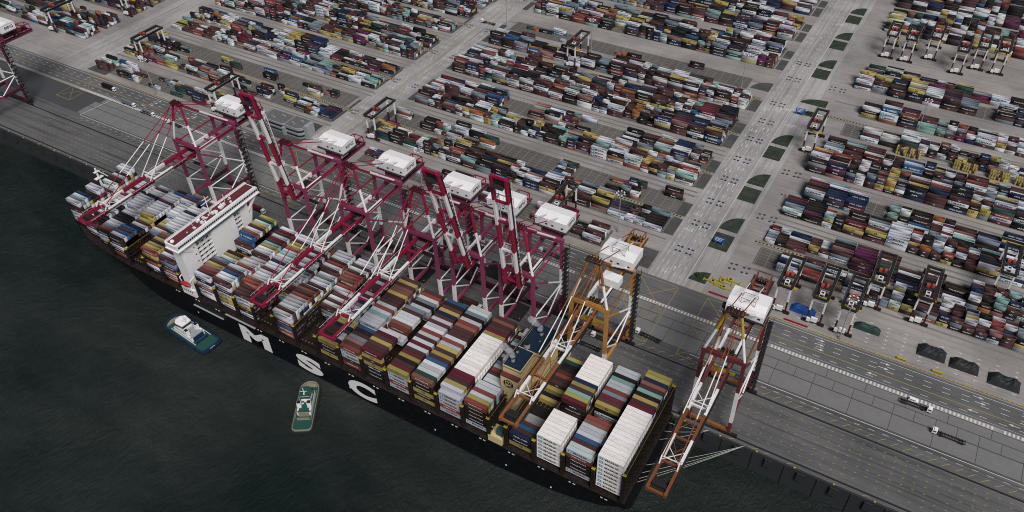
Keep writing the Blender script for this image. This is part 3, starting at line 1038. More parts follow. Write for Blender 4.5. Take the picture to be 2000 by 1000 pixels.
for k in (0, 1, 3):
    hm.f.append((a + k, a + 5 + k, a + 5 + k + 1, a + k + 1)); hm.m.append(1 if k == 3 else 0)
hull = mk('hull', hm, [M['hull'], M['boot']], ship)
dm = MB()
pr = [(x, station(x)[0]) for x in XS]
for (xa, da), (xb, db) in zip(pr, pr[1:]):
    ta = 5.3 if xa > -292 else 5.3 + min(4.0, (-292 - xa) * 0.25) - 0.6
    tb = 5.3 if xb > -292 else 5.3 + min(4.0, (-292 - xb) * 0.25) - 0.6
    dm.poly([(xa, CY - da + .1, ta), (xb, CY - db + .1, tb), (xb, CY + db - .1, tb), (xa, CY + da - .1, ta)])
mk('deck', dm, M['deck'], ship)
# hatch covers: each panel a part where the bay is bare, joined coaming elsewhere
hc = MB().bb(0, 13.4, 0, 13.6, 5.3, 8.75, 0)
for i in range(4):
    hc.bb(0.6 + i * 3.2, 1.0 + i * 3.2, 0.3, 13.3, 8.75, 8.86, 0)
for i in range(12):
    hc.bb(0.4 + (i % 6) * 2.3, 0.75 + (i % 6) * 2.3, 0.4 + (i // 6) * 12.2, 0.85 + (i // 6) * 12.2, 8.75, 9.05, 1)
hcm = hc.mesh('hatch_cover', [M['deck'], M['byellow']])
for key, x, *_ in BAYS:
    inn = 4 if x > -262 else 3 if x > -295 else 2
    w = inn * 13.75
    for k in range(inn):
        o = link('hatch_cover', hcm, ship)
        o.location = (x - 0.3, CY - w / 2 + 0.05 + k * 13.75, 0)
# stowed hatch lids in the open bay behind the funnel
sl = MB().bb(0, 12.4, 0, 9.6, 8.9, 9.9)
for i in range(4):
    for k in range(5):
        sl.bb(0.4 + k * 2.4, 2.3 + k * 2.4, 0.4 + i * 2.3, 2.2 + i * 2.3, 9.9, 10.15)
mk('hatch_lid', sl, M['steel'], ship).location = (37.8, -51.0, 0.3)
hold_shade = MB().bb(38.4, 49.8, -40.6, -31.5, 8.86, 8.95)
mk('hold_shade_sheet', hold_shade, M['black'], ship)  # flat black sheet on the covers, painted as the shade inside an open hold
# lashing bridges
def lashing(h, stern=False):
    m = MB()
    nrow = 24
    for i in range(nrow):
        y = -61.6 + i * PITCH
        for x in (-0.55, 0.55):
            m.bb(x - 0.09, x + 0.09, y - 0.13, y + 0.13, 5.4, h, 0)
    for z in np.arange(8.7, h + 0.1, 3.05):
        m.bb(-0.75, 0.75, -61.8, -3.4, z - 0.18, z, 0)
        m.bb(0.70, 0.78, -61.8, -3.4, z + 1.0, z + 1.1, 1 if z > h - 3 else 0)
    for z in np.arange(8.7, h, 3.05):
        for i in range(0, 23):
            y = -61.6 + i * PITCH
            if (i + int(z)) % 2 == 0:
                m.beam((0.6, y, z), (0.6, y + PITCH, z + 3.0), 0.08, bands=((0, 1, 0),))
    for y in (-62.0, -3.2):
        m.bb(-0.9, 0.9, y - 0.5, y + 0.5, 5.4, h + 0.6, 0)
        m.bb(-0.95, 0.95, y - 0.55, y + 0.55, h + 0.6, h + 0.85, 1)
        m.bb(-0.9, 0.9, y - 0.08, y + 0.08, h + 0.85, h + 1.9, 1)
    return m.mesh('lashing_bridge', [M['lash'], M['byellow']])
LB = {h: lashing(h) for h in (17.9, 21.0, 27.1)}
for (key, x, *_), (k2, x2, *_) in zip(BAYS[1:] + [('end', -999)], BAYS):
    gap = x2 - (x + CL)
    hgt = 21.0 if key[0] in 'SM' else 17.9
    if x2 < -262:
        continue
    o = link('lashing_bridge', LB[hgt], ship)
    o.location = (x2 - 1.45, 0, 0)
    if gap > 4:
        o = link('lashing_bridge', LB[hgt], ship); o.location = (x + CL + 1.2, 0, 0)
link('lashing_bridge', LB[27.1], ship).location = (85.2 + CL + 1.1, 0, 0)

# lettering on the port side
PY = CY - 30.9 - 0.06
for ch, x0, w, zc in (('M', -136.6, 23.5, -6.2), ('S', -94.6, 19.0, -6.0), ('C', -56.3, 19.5, -5.4)):
    mk('hull_letter', put_text(MB(), ch, (x0, PY, zc), (1, 0, 0), (0, 0, 1), 13.6, w, 0.055, 8), M['wtext'], ship)
dm = MB()
for x in (-286, -262, -240, -214, -186, -100, -66, -8, 36, 62):       # draught and pilot marks, mooring chocks
    dm.bb(x, x + 0.9, PY - 0.03, PY + 0.03, -9.2, -8.2) if x > -205 else None
for x in range(-200, 96, 17):
    dm.bb(x, x + 1.1, PY - 0.03, PY + 0.05, 3.6, 4.3); dm.bb(x + 2.2, x + 3.6, PY - 0.03, PY + 0.05, 3.6, 4.2)
mk('hull_mark', dm, M['wtext'], ship)
gw = MB()
gw.beam((-186, PY - 0.5, -1.6), (-161, PY - 0.5, -2.0), 0.9, 0.35); gw.beam((-157, PY - 0.5, 4.7), (-133, PY - 0.5, 4.6), 1.0, 0.4)
mk('accommodation_ladder', gw, M['steel'], ship)

# ---- bridge tower
tw = MB()
X0, X1 = -190.2, -182.6
tw.bb(X0, X1, -61.6, -50.5, 5.4, 41.5, 0)      # port leg
tw.bb(X0, X1 + 0.9, -38.8, -20.5, 5.4, 44.5, 0)   # centre block
tw.bb(X0, X1, -14.5, -8.2, 5.4, 41.5, 0)       # starboard leg
tw.bb(X0, X1 - 2.2, -50.5, -38.8, 5.4, 43, 0)
tw.bb(X0, X1 - 2.2, -20.5, -14.5, 5.4, 43, 0)
tower = mk('bridge_tower', tw, M['cwhite'], ship)
for (ya, yb) in ((-50.4, -38.9), (-20.4, -14.6)):
    n = 3 if yb - ya > 8 else 2
    for z in np.arange(10.5, 42, 3.1):
        bal = MB().bb(X1 - 2.2, X1 - 0.2, ya, yb, z, z + 0.22); bal.bb(X1 - 0.35, X1 - 0.2, ya, yb, z + 0.9, z + 1.0)
        for i in range(n + 1):
            y = ya + 0.1 + (yb - ya - 0.2) * i / n
            bal.bb(X1 - 0.45, X1 - 0.2, y - 0.12, y + 0.12, z, z + 3.1)
        mk('balcony', bal, M['cwhite'], tower)
        for i in range(n):
            y = ya + (yb - ya) * (i + 0.5) / n
            mk('window', MB().bb(X1 - 2.2, X1 - 2.12, y - 1.3, y + 1.3, z + 0.35, z + 2.7), M['black'], tower)
pw = MB()
for z in np.arange(11, 38, 5.2):
    pw.bb(X1, X1 + 0.05, -52.8, -52.0, z, z + 0.9)
mk('porthole', pw, M['black'], tower)
br = MB()
br.bb(X0 - 0.8, X1 + 1.6, -63.6, 1.2, 43.2, 46.4, 0)
br.bb(X0 - 0.8, X0 - 0.3, -63.6, 1.2, 46.4, 47.4, 0); br.bb(X1 - 0.6, X1 + 1.6, -63.6, 1.2, 46.4, 46.9, 0)
br.bb(X0 - 1.2, X1 + 2.2, -64.2, 1.8, 42.5, 43.2, 0)
bridge = mk('wheelhouse', br, M['cwhite'], ship)
mk('wheelhouse_roof', MB().bb(X0 + 0.2, X1 - 1.2, -62.6, 0.4, 46.4, 46.7), M['rmaroon'], bridge)
gm_ = MB().bb(X1 + 1.6, X1 + 1.66, 0, 1.2, 44.6, 45.9).mesh('window', [M['glass']])
for y in np.arange(-62.8, 0.2, 1.45):
    link('window', gm_, bridge).location = (0, y, 0)
mk('bridge_dodger', MB().bb(X1 + 1.0, X1 + 2.26, -52, -12, 41.6, 42.4), M['teal'], bridge)
rl = MB()
for y0, y1 in ((-63.2, 0.8),):
    for xx in (X0 - 0.9, X1 + 1.5):
        rl.bb(xx, xx + 0.08, y0, y1, 47.7, 47.8)
        for y in np.arange(y0, y1, 3.0):
            rl.bb(xx, xx + 0.08, y, y + 0.08, 46.7, 47.7)
mk('railing', rl, M['cwhite'], bridge)
eq = MB()
random.seed(3)
for i in range(26):
    x, y = random.uniform(X0 + 1, X1 - 1), -33 + random.gauss(0, 9)
    s = random.uniform(0.5, 1.6)
    eq.box((x, y, 46.7 + s / 2), (s, s, s))
eq.tube((-187, -32, 46.7), (-187, -32, 60), 0.45, n=8, r1=0.2); eq.bb(-187.2, -186.8, -36, -28, 55.5, 55.8); eq.bb(-187.2, -186.8, -34.5, -29.5, 58, 58.25)
eq.tube((-188, -45, 46.7), (-188, -45, 52), 0.2, n=6); eq.tube((-188, -19, 46.7), (-188, -19, 52), 0.2, n=6)
mk('mast', eq, M['white'], bridge)
dome = MB()
for (x, y, r) in ((-186.5, -61.5, 1.3), (-186, -25, 1.1), (-188, -40, 1.1)):
    for i in range(5):
        a0, a1 = math.pi / 2 * i / 5, math.pi / 2 * (i + 1) / 5
        for j in range(10):
            t0, t1 = 2 * math.pi * j / 10, 2 * math.pi * (j + 1) / 10
            P = lambda a, t: (x + r * math.cos(a) * math.cos(t), y + r * math.cos(a) * math.sin(t), 47.4 + r * math.sin(a))
            dome.poly([P(a0, t0), P(a0, t1), P(a1, t1), P(a1, t0)])
    dome.tube((x, y, 46.7), (x, y, 47.4), r * 0.6, n=8)
mk('radome', dome, M['cwhite'], bridge)
for p, q in (((X1 - 1, -51.5, 33), (X1 + 1.0, -61.0, 42.6)), ((X1 - 1, -9.0, 33), (X1 + 1.0, -1.0, 42.6)), ((X1 - 1, -2.5, 42.6), (X1 - 1, -8.0, 26))):
    mk('wing_brace', MB().beam(p, q, 1.0, 1.2), M['cwhite'], tower)
# lifeboat station at the port foot of the tower
lbm = MB().bb(-192.5, -181.6, -63.2, -61.8, 5.0, 11.0, 0)
lbm.bb(-190.5, -183, -62.8, -62.2, 12.8, 13.2, 0)
for x in (-191.5, -182.6):
    lbm.beam((x, -62.0, 11), (x, -62.9, 18), 0.5); lbm.beam((x, -62.9, 18), (x, -59, 19.5), 0.5)
for x in np.arange(-191.5, -182.5, 1.8):
    lbm.bb(x, x + 0.9, -63.24, -63.19, 8.2, 9.6, 1)
mk('boat_station', lbm, [M['cwhite'], M['black']], ship)
lb = MB()
sec = [(-191, .4), (-190, 1.1), (-188, 1.5), (-185.4, 1.5), (-183.8, 1.1), (-183, .4)]
for i, (x, r) in enumerate(sec):
    for j in range(10):
        t = 2 * math.pi * j / 10
        lb.v.append((x, -63.6 + r * math.cos(t), 15.2 + r * 0.95 * math.sin(t)))
for i in range(len(sec) - 1):
    for j in range(10):
        lb.f.append((i * 10 + j, i * 10 + (j + 1) % 10, (i + 1) * 10 + (j + 1) % 10, (i + 1) * 10 + j)); lb.m.append(0)
lb.f.append(tuple(range(9, -1, -1))); lb.m.append(0); lb.f.append(tuple(range(50, 60))); lb.m.append(0)
mk('lifeboat', lb, M['ropered'], ship)

# ---- funnel
fu = MB()
FX0, FX1 = 23.0, 33.2
fu.bb(FX0, FX1, -41.6, -9.0, 5.4, 40.0, 0)
fu.bb(FX0 + 1.2, FX1 + 3.6, -28, -9.0, 5.4, 40.6, 0)
fu.bb(FX0, FX1, -44.2, -41.6, 5.4, 34.5, 0)
funnel = mk('funnel', fu, M['cream'], ship)
ft = MB(); ft.bb(FX0 + .3, FX1 - .3, -41.3, -9.3, 40.0, 40.35); ft.bb(FX0 + 1.5, FX1 + 3.3, -27.7, -9.3, 40.6, 40.95)
mk('funnel_top', ft, M['navydeck'], funnel)
fe = MB()
fe.bb(FX0 - .06, FX1 + .06, -41.66, -28.06, 38.7, 39.1, 0); fe.bb(FX0 + 1.14, FX1 + 3.66, -28.06, -8.94, 38.7, 39.1, 0)
fe.bb(FX0 - .1, FX1 + .1, -44.3, -41.56, 34.5, 35.3, 1)
mk('funnel_band', fe, [M['black'], M['rmaroon']], funnel)
em = MB()
n = 24
cx_, cz_ = (FX0 + FX1) / 2 - 0.6, 30.2
em.poly([(cx_ + 2.9 * math.cos(-2 * math.pi * i / n), -44.23, cz_ + 2.9 * math.sin(-2 * math.pi * i / n)) for i in range(n)], 0)
for i in range(4):
    xx = cx_ - 1.65 + i * 1.1 - 0.22
# stylised m over sc
for sx in (-1.55, 0, 1.55):
    em.poly([(cx_ + sx - .28, -44.26, cz_ + .25), (cx_ + sx + .28, -44.26, cz_ + .25), (cx_ + sx + .28, -44.26, cz_ + 1.5), (cx_ + sx - .28, -44.26, cz_ + 1.5)], 1)
em.poly([(cx_ - 1.83, -44.26, cz_ + 1.5), (cx_ + 1.83, -44.26, cz_ + 1.5), (cx_ + 1.45, -44.26, cz_ + 2.05), (cx_ - 1.45, -44.26, cz_ + 2.05)], 1)
put_text(em, 'sc', (cx_, -44.26, cz_ - 1.0), (1, 0, 0), (0, 0, 1), 1.7, 3.6, 0.05, 4, 1)
mk('funnel_emblem', em, [M['black'], M['cream']], funnel)
st = MB()
for (x, y, r, h) in ((26.5, -37.5, 1.0, 2.6), (28.2, -26.5, 1.7, 4.2), (30.5, -15.5, 1.0, 3.0), (25.5, -31.5, 0.7, 2.0), (32, -20, 0.6, 1.8)):
    st.tube((x, y, 40.3), (x, y, 40.3 + h), r, ((0, 0.85, 0), (0.85, 1, 1)), 14)
    st.tube((x, y, 40.3 + h), (x, y, 40.33 + h), r * 0.75, ((0, 1, 1),), 14)
mk('exhaust_pipe', st, [M['steel'], M['black']], funnel)
ec = MB(); ec.bb(13.5, 21, -44.5, -28, 8.8, 28.5, 0); ec.bb(17.5, 22.5, -35.5, -29, 28.5, 33, 1); ec.bb(18, 22.5, -18, -12, 25, 31, 1)
mk('engine_casing', MB().bb(33.2, 36.8, -52, -40.5, 5.4, 9.5), M['cream'], ship)
cr = MB(); cr.bb(26, 34, -62.9, -54.5, 5.4, 9.0, 0); cr.bb(29.5, 33.0, -60.5, -57.0, 9.0, 12.6, 1); cr.beam((27, -58, 9), (28, -61.5, 16), 0.4, bands=((0, 1, 0),)); cr.bb(26, 34, -62.95, -62.85, 9, 10.2, 0)
mk('deck_house', cr, [M['cream'], M['teal']], ship)
mk('vent_house', MB().bb(20.4, 22.8, -37.5, -30.5, 28, 38.2), M['steel'], ship)
mk('vent_house', MB().bb(20.6, 22.8, -19, -13.5, 30, 38.6), M['steel'], ship)
# bow: foremast and windlass platform
fm = MB()
fm.tube((-314, -22, 8), (-314, -22, 30), 1.1, n=8, r1=0.6); fm.bb(-315.4, -312.6, -25, -19, 22, 22.4); fm.bb(-315, -313, -24, -20, 27, 27.3)
fm.beam((-314, -22, 29), (-309, -17, 21), 0.45); fm.beam((-317, -22, 8), (-314, -22, 20), 0.4); fm.bb(-317, -311, -26, -18, 8, 11)
mk('foremast', fm, M['white'], ship)

# steam from the exhaust pipes
def steam_mat():
    m, nt, b = new_mat('steam')
    nt.nodes.remove(b)
    out = nt.nodes['Material Output']
    v = nt.nodes.new('ShaderNodeVolumePrincipled')
    v.inputs['Color'].default_value = (0.95, 0.95, 0.97, 1)
    tc = nt.nodes.new('ShaderNodeTexCoord').outputs['Object']
    f = ramp(nt, noise(nt, 0.45, 4, 0.65, tc), 0.40, 0.62)
    k = nt.nodes.new('ShaderNodeMath'); k.operation = 'MULTIPLY'; k.inputs[1].default_value = 1.1
    nt.links.new(f, k.inputs[0]); nt.links.new(k.outputs[0], v.inputs['Density'])
    nt.links.new(v.outputs[0], out.inputs['Volume'])
    return m
def puff(mb, c, r, seed):
    rr = random.Random(seed)
    n, k = 8, 12
    base = len(mb.v)
    for i in range(1, n):
        a = math.pi * i / n
        for j in range(k):
            t = 2 * math.pi * j / k
            q = 1 + rr.uniform(-0.18, 0.18)
            mb.v.append((c[0] + r[0] * q * math.sin(a) * math.cos(t), c[1] + r[1] * q * math.sin(a) * math.sin(t), c[2] + r[2] * q * math.cos(a)))
    for i in range(n - 2):
        for j in range(k):
            mb.f.append((base + i * k + j, base + (i + 1) * k + j, base + (i + 1) * k + (j + 1) % k, base + i * k + (j + 1) % k)); mb.m.append(0)
    mb.f.append(tuple(base + j for j in range(k))); mb.m.append(0)
    mb.f.append(tuple(base + (n - 2) * k + k - 1 - j for j in range(k))); mb.m.append(0)
SM = steam_mat()
for (c, s) in (((26.3, -37.5, 44.5), 1), ((29.8, -15.5, 45.0), 2)):
    p = MB(); puff(p, (0, 0, 0), (1.5, 1.6, 2.2), s); puff(p, (-2.6, 0.6, 1.6), (2.2, 1.8, 1.7), s + 5); puff(p, (-5.6, 1.4, 2.2), (2.6, 2.0, 1.6), s + 9)
    o = mk('smoke', p, SM); o.location = c; o['kind'] = 'stuff'
    tag(o, 'white steam drifting from the %s exhaust pipe on the funnel' % ('waterside' if s == 1 else 'quayside'), 'smoke')

# mooring lines at the stern
ml = [((99, -50, 4.6), (138.7, 0.25, 0.9)), ((100.5, -46, 4.6), (138.7, 0.25, 0.9)), ((100.8, -42, 4.6), (138.7, 0.25, 0.9)), ((100.8, -37, 4.6), (138.7, 0.25, 0.9)),
      ((100.5, -14, 4.6), (119.7, 0.25, 0.9)), ((100.5, -20, 4.6), (119.7, 0.25, 0.9)), ((100.5, -8, 4.6), (119.7, 0.25, 0.9))]
for i, (p, q) in enumerate(ml):
    m = MB(); p, q = Vector(p), Vector(q)
    pts = [p.lerp(q, t / 8) - Vector((0, 0, math.sin(math.pi * t / 8) * 1.2)) for t in range(9)]
    for u, w in zip(pts, pts[1:]):
        m.tube(u, w, 0.10, n=5)
    o = mk('mooring_line', m, M['rope'])
    tag(o, 'pale mooring line from the stern to the %s bollard, %s' % ('nearer' if i > 3 else 'farther', ['outermost of four', 'second of four from outside', 'third of four from outside', 'innermost of four', 'middle of three', 'outermost of three', 'innermost of three'][i]), 'rope', 'mooring lines at the stern')

# ------------------------------------------------------------------ ship-to-shore cranes
WY, LY = 3.4, 35.2
def bands(*a):
    """bands('c',.3,'w',.6,'c') -> ((0,.3,0),(.3,.6,1),(.6,1,0))"""
    out, t = [], 0.0
    for i in range(0, len(a), 2):
        e = a[i + 1] if i + 1 < len(a) else 1.0
        out.append((t, e, a[i])); t = e
    return tuple(out)
def crane(label, x, style, boom_up, angle=82.0):
    red = style == 'red'
    A = {'red': 'maroon', 'orange': 'orange', 'rust': 'rmaroon'}[style]
    B = {'red': 'crimson', 'orange': 'dorange', 'rust': 'rust'}[style]
    AP = {'red': 'crimson', 'orange': 'dorange', 'rust': 'yellow'}[style]
    mats = [M[A], M['white'], M[B], M['dark'], M[AP]]
    root = thing('quay_crane', label, 'crane', (x, 0, 0), 0, 'ship to shore cranes on the quay')
    PZ = 57.0 if red else 53.5
    GZ = 51.5
    lb = {'red': bands(0, .16, 1, .48, 0), 'orange': bands(0, .14, 1, .40, 0), 'rust': bands(0, .16, 1, .62, 0)}[style]
    ll = {'red': bands(0, .30, 1, .66, 0), 'orange': bands(0, .38, 1, .70, 0), 'rust': bands(0, .3, 1, .6, 0)}[style]
    for s in (-1, 1):
        mk('leg', MB().beam((s * 10.7, WY, 2.6), (s * 9.9, WY, PZ), 1.75, 1.75, lb), mats, root)
        mk('leg', MB().beam((s * 10.7, LY, 2.6), (s * 10.0, LY, PZ + .5), 1.6, 1.6, ll), mats, root)
    for y in (WY, LY):
        mk('sill_beam', MB().bb(-12.2, 12.2, y - .8, y + .8, 2.6, 4.4), [M['dmaroon'] if red else M['dorange']], root)
        for s in (-1, 1):
            m = MB()
            m.bb(s * 10.7 - 4.6, s * 10.7 + 4.6, y - .6, y + .6, 1.3, 2.5)
            for k in range(8):
                m.tube((s * 10.7 - 4.2 + k * 1.2, y - .45, .6), (s * 10.7 - 4.2 + k * 1.2, y + .45, .6), .52, n=8)
            mk('bogie', m, [M['dark']], root)
    for s in (-1, 1):
        mk('tie_beam', MB().beam((s * 10.45, WY + .9, 15), (s * 10.45, LY - .85, 15), 1.3, 2.0, bands(0, .5, 3)), [M[A], M['white'], M[B], M['dmaroon']], root)
    mk('portal_beam', MB().bb(-11, 11, WY - .95, WY + .95, PZ, PZ + 2.4), mats, root)
    m = MB().bb(-12, 11.2, LY - 1, LY + 1, PZ + .5, PZ + 3.2)
    mk('portal_beam', m, mats, root)
    for s in (-1, 1):
        mk('brace', MB().tube((s * 10, WY + .9, PZ - 4), (s * 10.3, LY - .8, 29), .55, bands(0, .5, 1)), mats, root)
        mk('brace', MB().tube((s * 9.95, WY + .9, PZ - .6), (s * 10, LY - .8, PZ - .5), .42, bands(2)), mats, root)
        mk('brace', MB().tube((s * 10.4, WY + .9, 27.5), (s * 10.4, LY - .8, 27.5), .42, bands(1)), mats, root)
        mk('brace', MB().tube((s * 10.4, WY + .8, 26.5), (s * 10.45, 18, 16), .42, bands(1)), mats, root)
        mk('brace', MB().tube((s * 10.4, LY - .8, 26.5), (s * 10.45, 19.4, 16), .42, bands(1)), mats, root)
    # A-frame
    AZ = 86.0 if red else 81.5
    ay = 6.3
    for s in (-1, 1):
        mk('mast_leg', MB().tube((s * 9.7, WY, PZ + 2.3), (s * 3.1, ay, AZ), .75, bands(1, .52, 4), 8), mats, root)
        mk('back_leg', MB().tube((s * 6.0, LY - .5, PZ + 3.1), (s * 2.9, ay + .6, AZ), .62, bands(1, .62, 2), 8), mats, root)
    hd = MB(); hd.bb(-3.8, 3.8, ay - .9, ay + 1.3, AZ - .6, AZ + .7, 0)
    for i in range(5):
        hd.bb(-3.4 + i * 1.5, -2.9 + i * 1.5, ay - 1.5, ay + 1.8, AZ + .7, AZ + 1.7 + (i % 2) * .4, 1)
    for yy in (ay - 2.0, ay + 2.1):
        hd.bb(-4.4, 4.4, yy - .05, yy + .05, AZ + 1.6, AZ + 1.72, 2)
        for xx in (-4.4, -2.2, 0, 2.2, 4.3):
            hd.bb(xx, xx + .08, yy - .04, yy + .04, AZ + .5, AZ + 1.6, 2)
    hd.bb(-4.4, 4.4, ay - 2.0, ay + 2.1, AZ + .42, AZ + .5, 1)
    mk('mast_head', hd, [M[B], M['dmaroon'] if red else M['dark'], M[B]], root)
    # main girders and back reach
    gird = link('girder_deck', None, root)
    for s in (-1, 1):
        mk('main_girder', MB().beam((s * 4, -.4, GZ), (s * 4, 67, GZ), 1.15, 2.5, bands(2, .14, 1, .36, 0)), mats, gird)
    ct = MB()
    for y in (10, 20, 29, 44, 57, 60.5, 64, 66.8):
        mk('girder_tie', MB().bb(-3.4, 3.4, y - .3, y + .3, GZ - .5, GZ + .6, 0), mats, gird)
    for y in (57, 60.5):
        ct.tube((-4, y, GZ + 1), (4, y + 3.5, GZ + 1), .2, bands(2)); 
    ct.bb(-5.4, -4.7, 38, 67, GZ + 1.2, GZ + 1.35, 3); ct.bb(4.7, 5.4, 0, 67, GZ + 1.2, GZ + 1.35, 3)
    for y in np.arange(40, 67, 3):
        ct.bb(-5.4, -5.3, y, y + .1, GZ + 1.3, GZ + 2.5, 2); ct.bb(5.3, 5.4, y, y + .1, GZ + 1.3, GZ + 2.5, 2)
    ct.bb(-5.4, -5.3, 38, 67, GZ + 2.4, GZ + 2.52, 2); ct.bb(5.3, 5.4, 38, 67, GZ + 2.4, GZ + 2.52, 2)
    mk('girder_walkway', ct, mats, gird)
    rf = MB()
    for s in (-1, 1):
        rf.beam((s * 3.6, 57, GZ + 1.4), (s * 3.6, 60, GZ + 6.2), .5, bands=((0, 1, 2),)); rf.beam((s * 3.6, 66, GZ + 1.4), (s * 3.6, 60, GZ + 6.2), .5, bands=((0, 1, 2),))
        rf.beam((s * 3.6, 60, GZ + 6.2), (s * 3.6, 66.5, GZ + 5.2), .45, bands=((0, 1, 2),)); rf.beam((s * 3.6, 66.5, GZ + 5.2), (s * 3.6, 66.6, GZ + 1.4), .45, bands=((0, 1, 2),))
    for y, z in ((60, 6.2), (66.5, 5.2)):
        rf.beam((-3.6, y, GZ + z), (3.6, y, GZ + z), .45, bands=((0, 1, 2),))
    for i in range(5):
        rf.bb(-2.8 + i * 1.3, -2.1 + i * 1.3, 61, 64.5, GZ + 1.3, GZ + 2.6 + (i % 2), 3)
    mk('back_reach_frame', rf, mats, root)
    for s in (-1, 1):
        mk('backstay', MB().tube((s * 3, ay + 1, AZ + .4), (s * 3.6, 59.6, GZ + 6.6), .26, bands(2, .45, 1, .78, 2)), mats, root)
    # machinery house
    HZ = PZ + 3.4 if red else PZ + 2.6
    h = MB()
    if style == 'rust':
        hy0, hy1 = 31.0, 45.0
        prof = [(hy0, 0), (hy1, 0), (hy1, 5.0), (hy1 - 1.2, 6.8), (hy0 + 4.5, 7.3), (hy0 + 1.0, 5.6), (hy0, 3.6)]
        n = len(h.v)
        for xx in (-9.6, 9.6):
            h.v += [(xx, y, HZ + z) for y, z in prof]
        k = len(prof)
        for j in range(k):
            h.f.append((n + j, n + k + j, n + k + (j + 1) % k, n + (j + 1) % k)); h.m.append(0)
        h.f.append(tuple(range(n, n + k))); h.m.append(0); h.f.append(tuple(range(n + 2 * k - 1, n + k - 1, -1))); h.m.append(0)
    else:
        hy0, hy1 = (40.6, 53.0) if red else (34.5, 48.0)
        h.bb(-9.6, 9.6, hy0, hy1, HZ, HZ + 5.6, 0)
        n = len(h.v); yr = hy0 + 6.4
        h.v += [(-9.75, hy0 - .15, HZ + 5.6), (9.75, hy0 - .15, HZ + 5.6), (9.75, hy1 + .15, HZ + 5.6), (-9.75, hy1 + .15, HZ + 5.6), (-9.75, yr, HZ + 6.7), (9.75, yr, HZ + 6.7)]
        for q in ((0, 1, 5, 4), (2, 3, 4, 5), (1, 2, 5), (3, 0, 4), (3, 2, 1, 0)):
            h.f.append(tuple(n + i for i in q)); h.m.append(0)
    house = mk('machinery_house', h, [M['cwhite']], root)
    d = MB()
    for xx in (-3.2, 0.6, 6.6):
        d.bb(xx, xx + 1.3, hy0 - .05, hy0 + .02, HZ + 1.4, HZ + 2.5)
    mk('house_window', d, [M['black']], house)
    fl = MB().bb(-10.6, 10.6, hy0 - 1.2, hy1 + 1.2, HZ - .5, HZ - .05, 0)
    for xx in np.arange(-10.5, 10.6, 2.1):
        for yy in (hy0 - 1.15, hy1 + 1.1):
            fl.bb(xx, xx + .08, yy, yy + .08, HZ - .05, HZ + 1.1, 1)
    fl.bb(-10.6, 10.6, hy0 - 1.15, hy0 - 1.07, HZ + 1.0, HZ + 1.1, 1)
    for yy in np.arange(hy0, hy1, 2.0):
        fl.bb(10.5, 10.58, yy, yy + .08, HZ - .05, HZ + 1.1, 1)
    fl.bb(10.5, 10.58, hy0 - 1, hy1 + 1, HZ + 1.0, HZ + 1.1, 1)
    for yy in (hy0 + 1, hy1 - 1):
        fl.bb(-6, 6, yy - .4, yy + .4, GZ + 1.3, HZ - .5, 2)
    mk('house_platform', fl, [M['dark'], M['steel'], M[A]], root)
    if red:
        t = MB()
        put_text(t, 'SIPG', (9.62, (hy0 + hy1) / 2 + .6, HZ + 3.0), (0, 1, 0), (0, 0, 1), 2.3, 7.4, 0.03, 3)
        root['logo'] = 'SIPG'
        mk('lettering', t, [M['navytext']], house)
    else:
        fr = MB()
        for xx in (-3.6, 3.6):
            for yy in (hy0 + 2.5, hy0 + 7):
                fr.bb(xx, xx + .16, yy, yy + .16, HZ + 5.6, HZ + 9.6)
        for yy in (hy0 + 2.5, hy0 + 7):
            fr.bb(-3.6, 3.76, yy, yy + .16, HZ + 9.5, HZ + 9.66)
        fr.bb(-3.6, -3.44, hy0 + 2.5, hy0 + 7.1, HZ + 9.5, HZ + 9.66); fr.bb(3.6, 3.76, hy0 + 2.5, hy0 + 7.1, HZ + 9.5, HZ + 9.66)
        fr.tube((-3.6, hy0 + 2.5, HZ + 6), (0, hy0 + 2.5, HZ + 9.5), .08); fr.tube((3.6, hy0 + 2.5, HZ + 6), (0, hy0 + 2.5, HZ + 9.5), .08)
        mk('service_gantry', fr, [M['rust']], house)
        if style == 'orange':
            mk('electrical_house', MB().bb(-2.5, 7.5, 21.5, 27.5, GZ + 1.4, GZ + 6.2), [M['cwhite']], root)
    # trolley, cab, spreader
    tr = MB()
    ty = 9.0 if not boom_up else 15.0
    tr.bb(-3.3, 3.3, ty - 3, ty + 3, GZ - 1.4, GZ - .6, 0)
    for i in range(4):
        tr.bb(-3 + i * 1.6, -2 + i * 1.6, ty - 2.5, ty + 2.5, GZ - .6, GZ + .6 + (i % 2) * .5, 0)
    trolley = mk('trolley', tr, [M['dark']], root)
    cb = MB().bb(1.2, 3.4, ty - 6.2, ty - 3.4, GZ - 4.2, GZ - 1.5, 0); cb.bb(1.4, 3.2, ty - 6.27, ty - 6.2, GZ - 3.8, GZ - 2.2, 1); cb.bb(3.4, 3.46, ty - 6, ty - 3.6, GZ - 3.6, GZ - 2.2, 1)
    mk('operator_cab', cb, [M['cwhite'], M['glass']], trolley)
    sp = MB().bb(-6, 6, ty - 1, ty + 1, 38, 38.7, 0)
    for xx in (-2, 2):
        for yy in (-.8, .8):
            sp.tube((xx, ty + yy, 38.7), (xx, ty + yy, GZ - 1.4), .04, n=4, bands=((0, 1, 1),))
    mk('spreader', sp, [M['yellow'] if not red else M['dark'], M['black']], trolley)
    # stair tower on the landside leg, and access ladder house
    stt = MB()
    for k in range(15):
        z = 4 + k * 3.5
        stt.bb(11.3, 13.6, LY - 1.6, LY + 2.6, z, z + .12, 0)
        a, b = (LY - 1.4, LY + 2.4) if k % 2 else (LY + 2.4, LY - 1.4)
        stt.beam((12.4, a, z), (12.4, b, z + 3.5), .9, .12, ((0, 1, 0),))
        stt.bb(13.5, 13.6, LY - 1.6, LY + 2.6, z + 1.0, z + 1.1, 1)
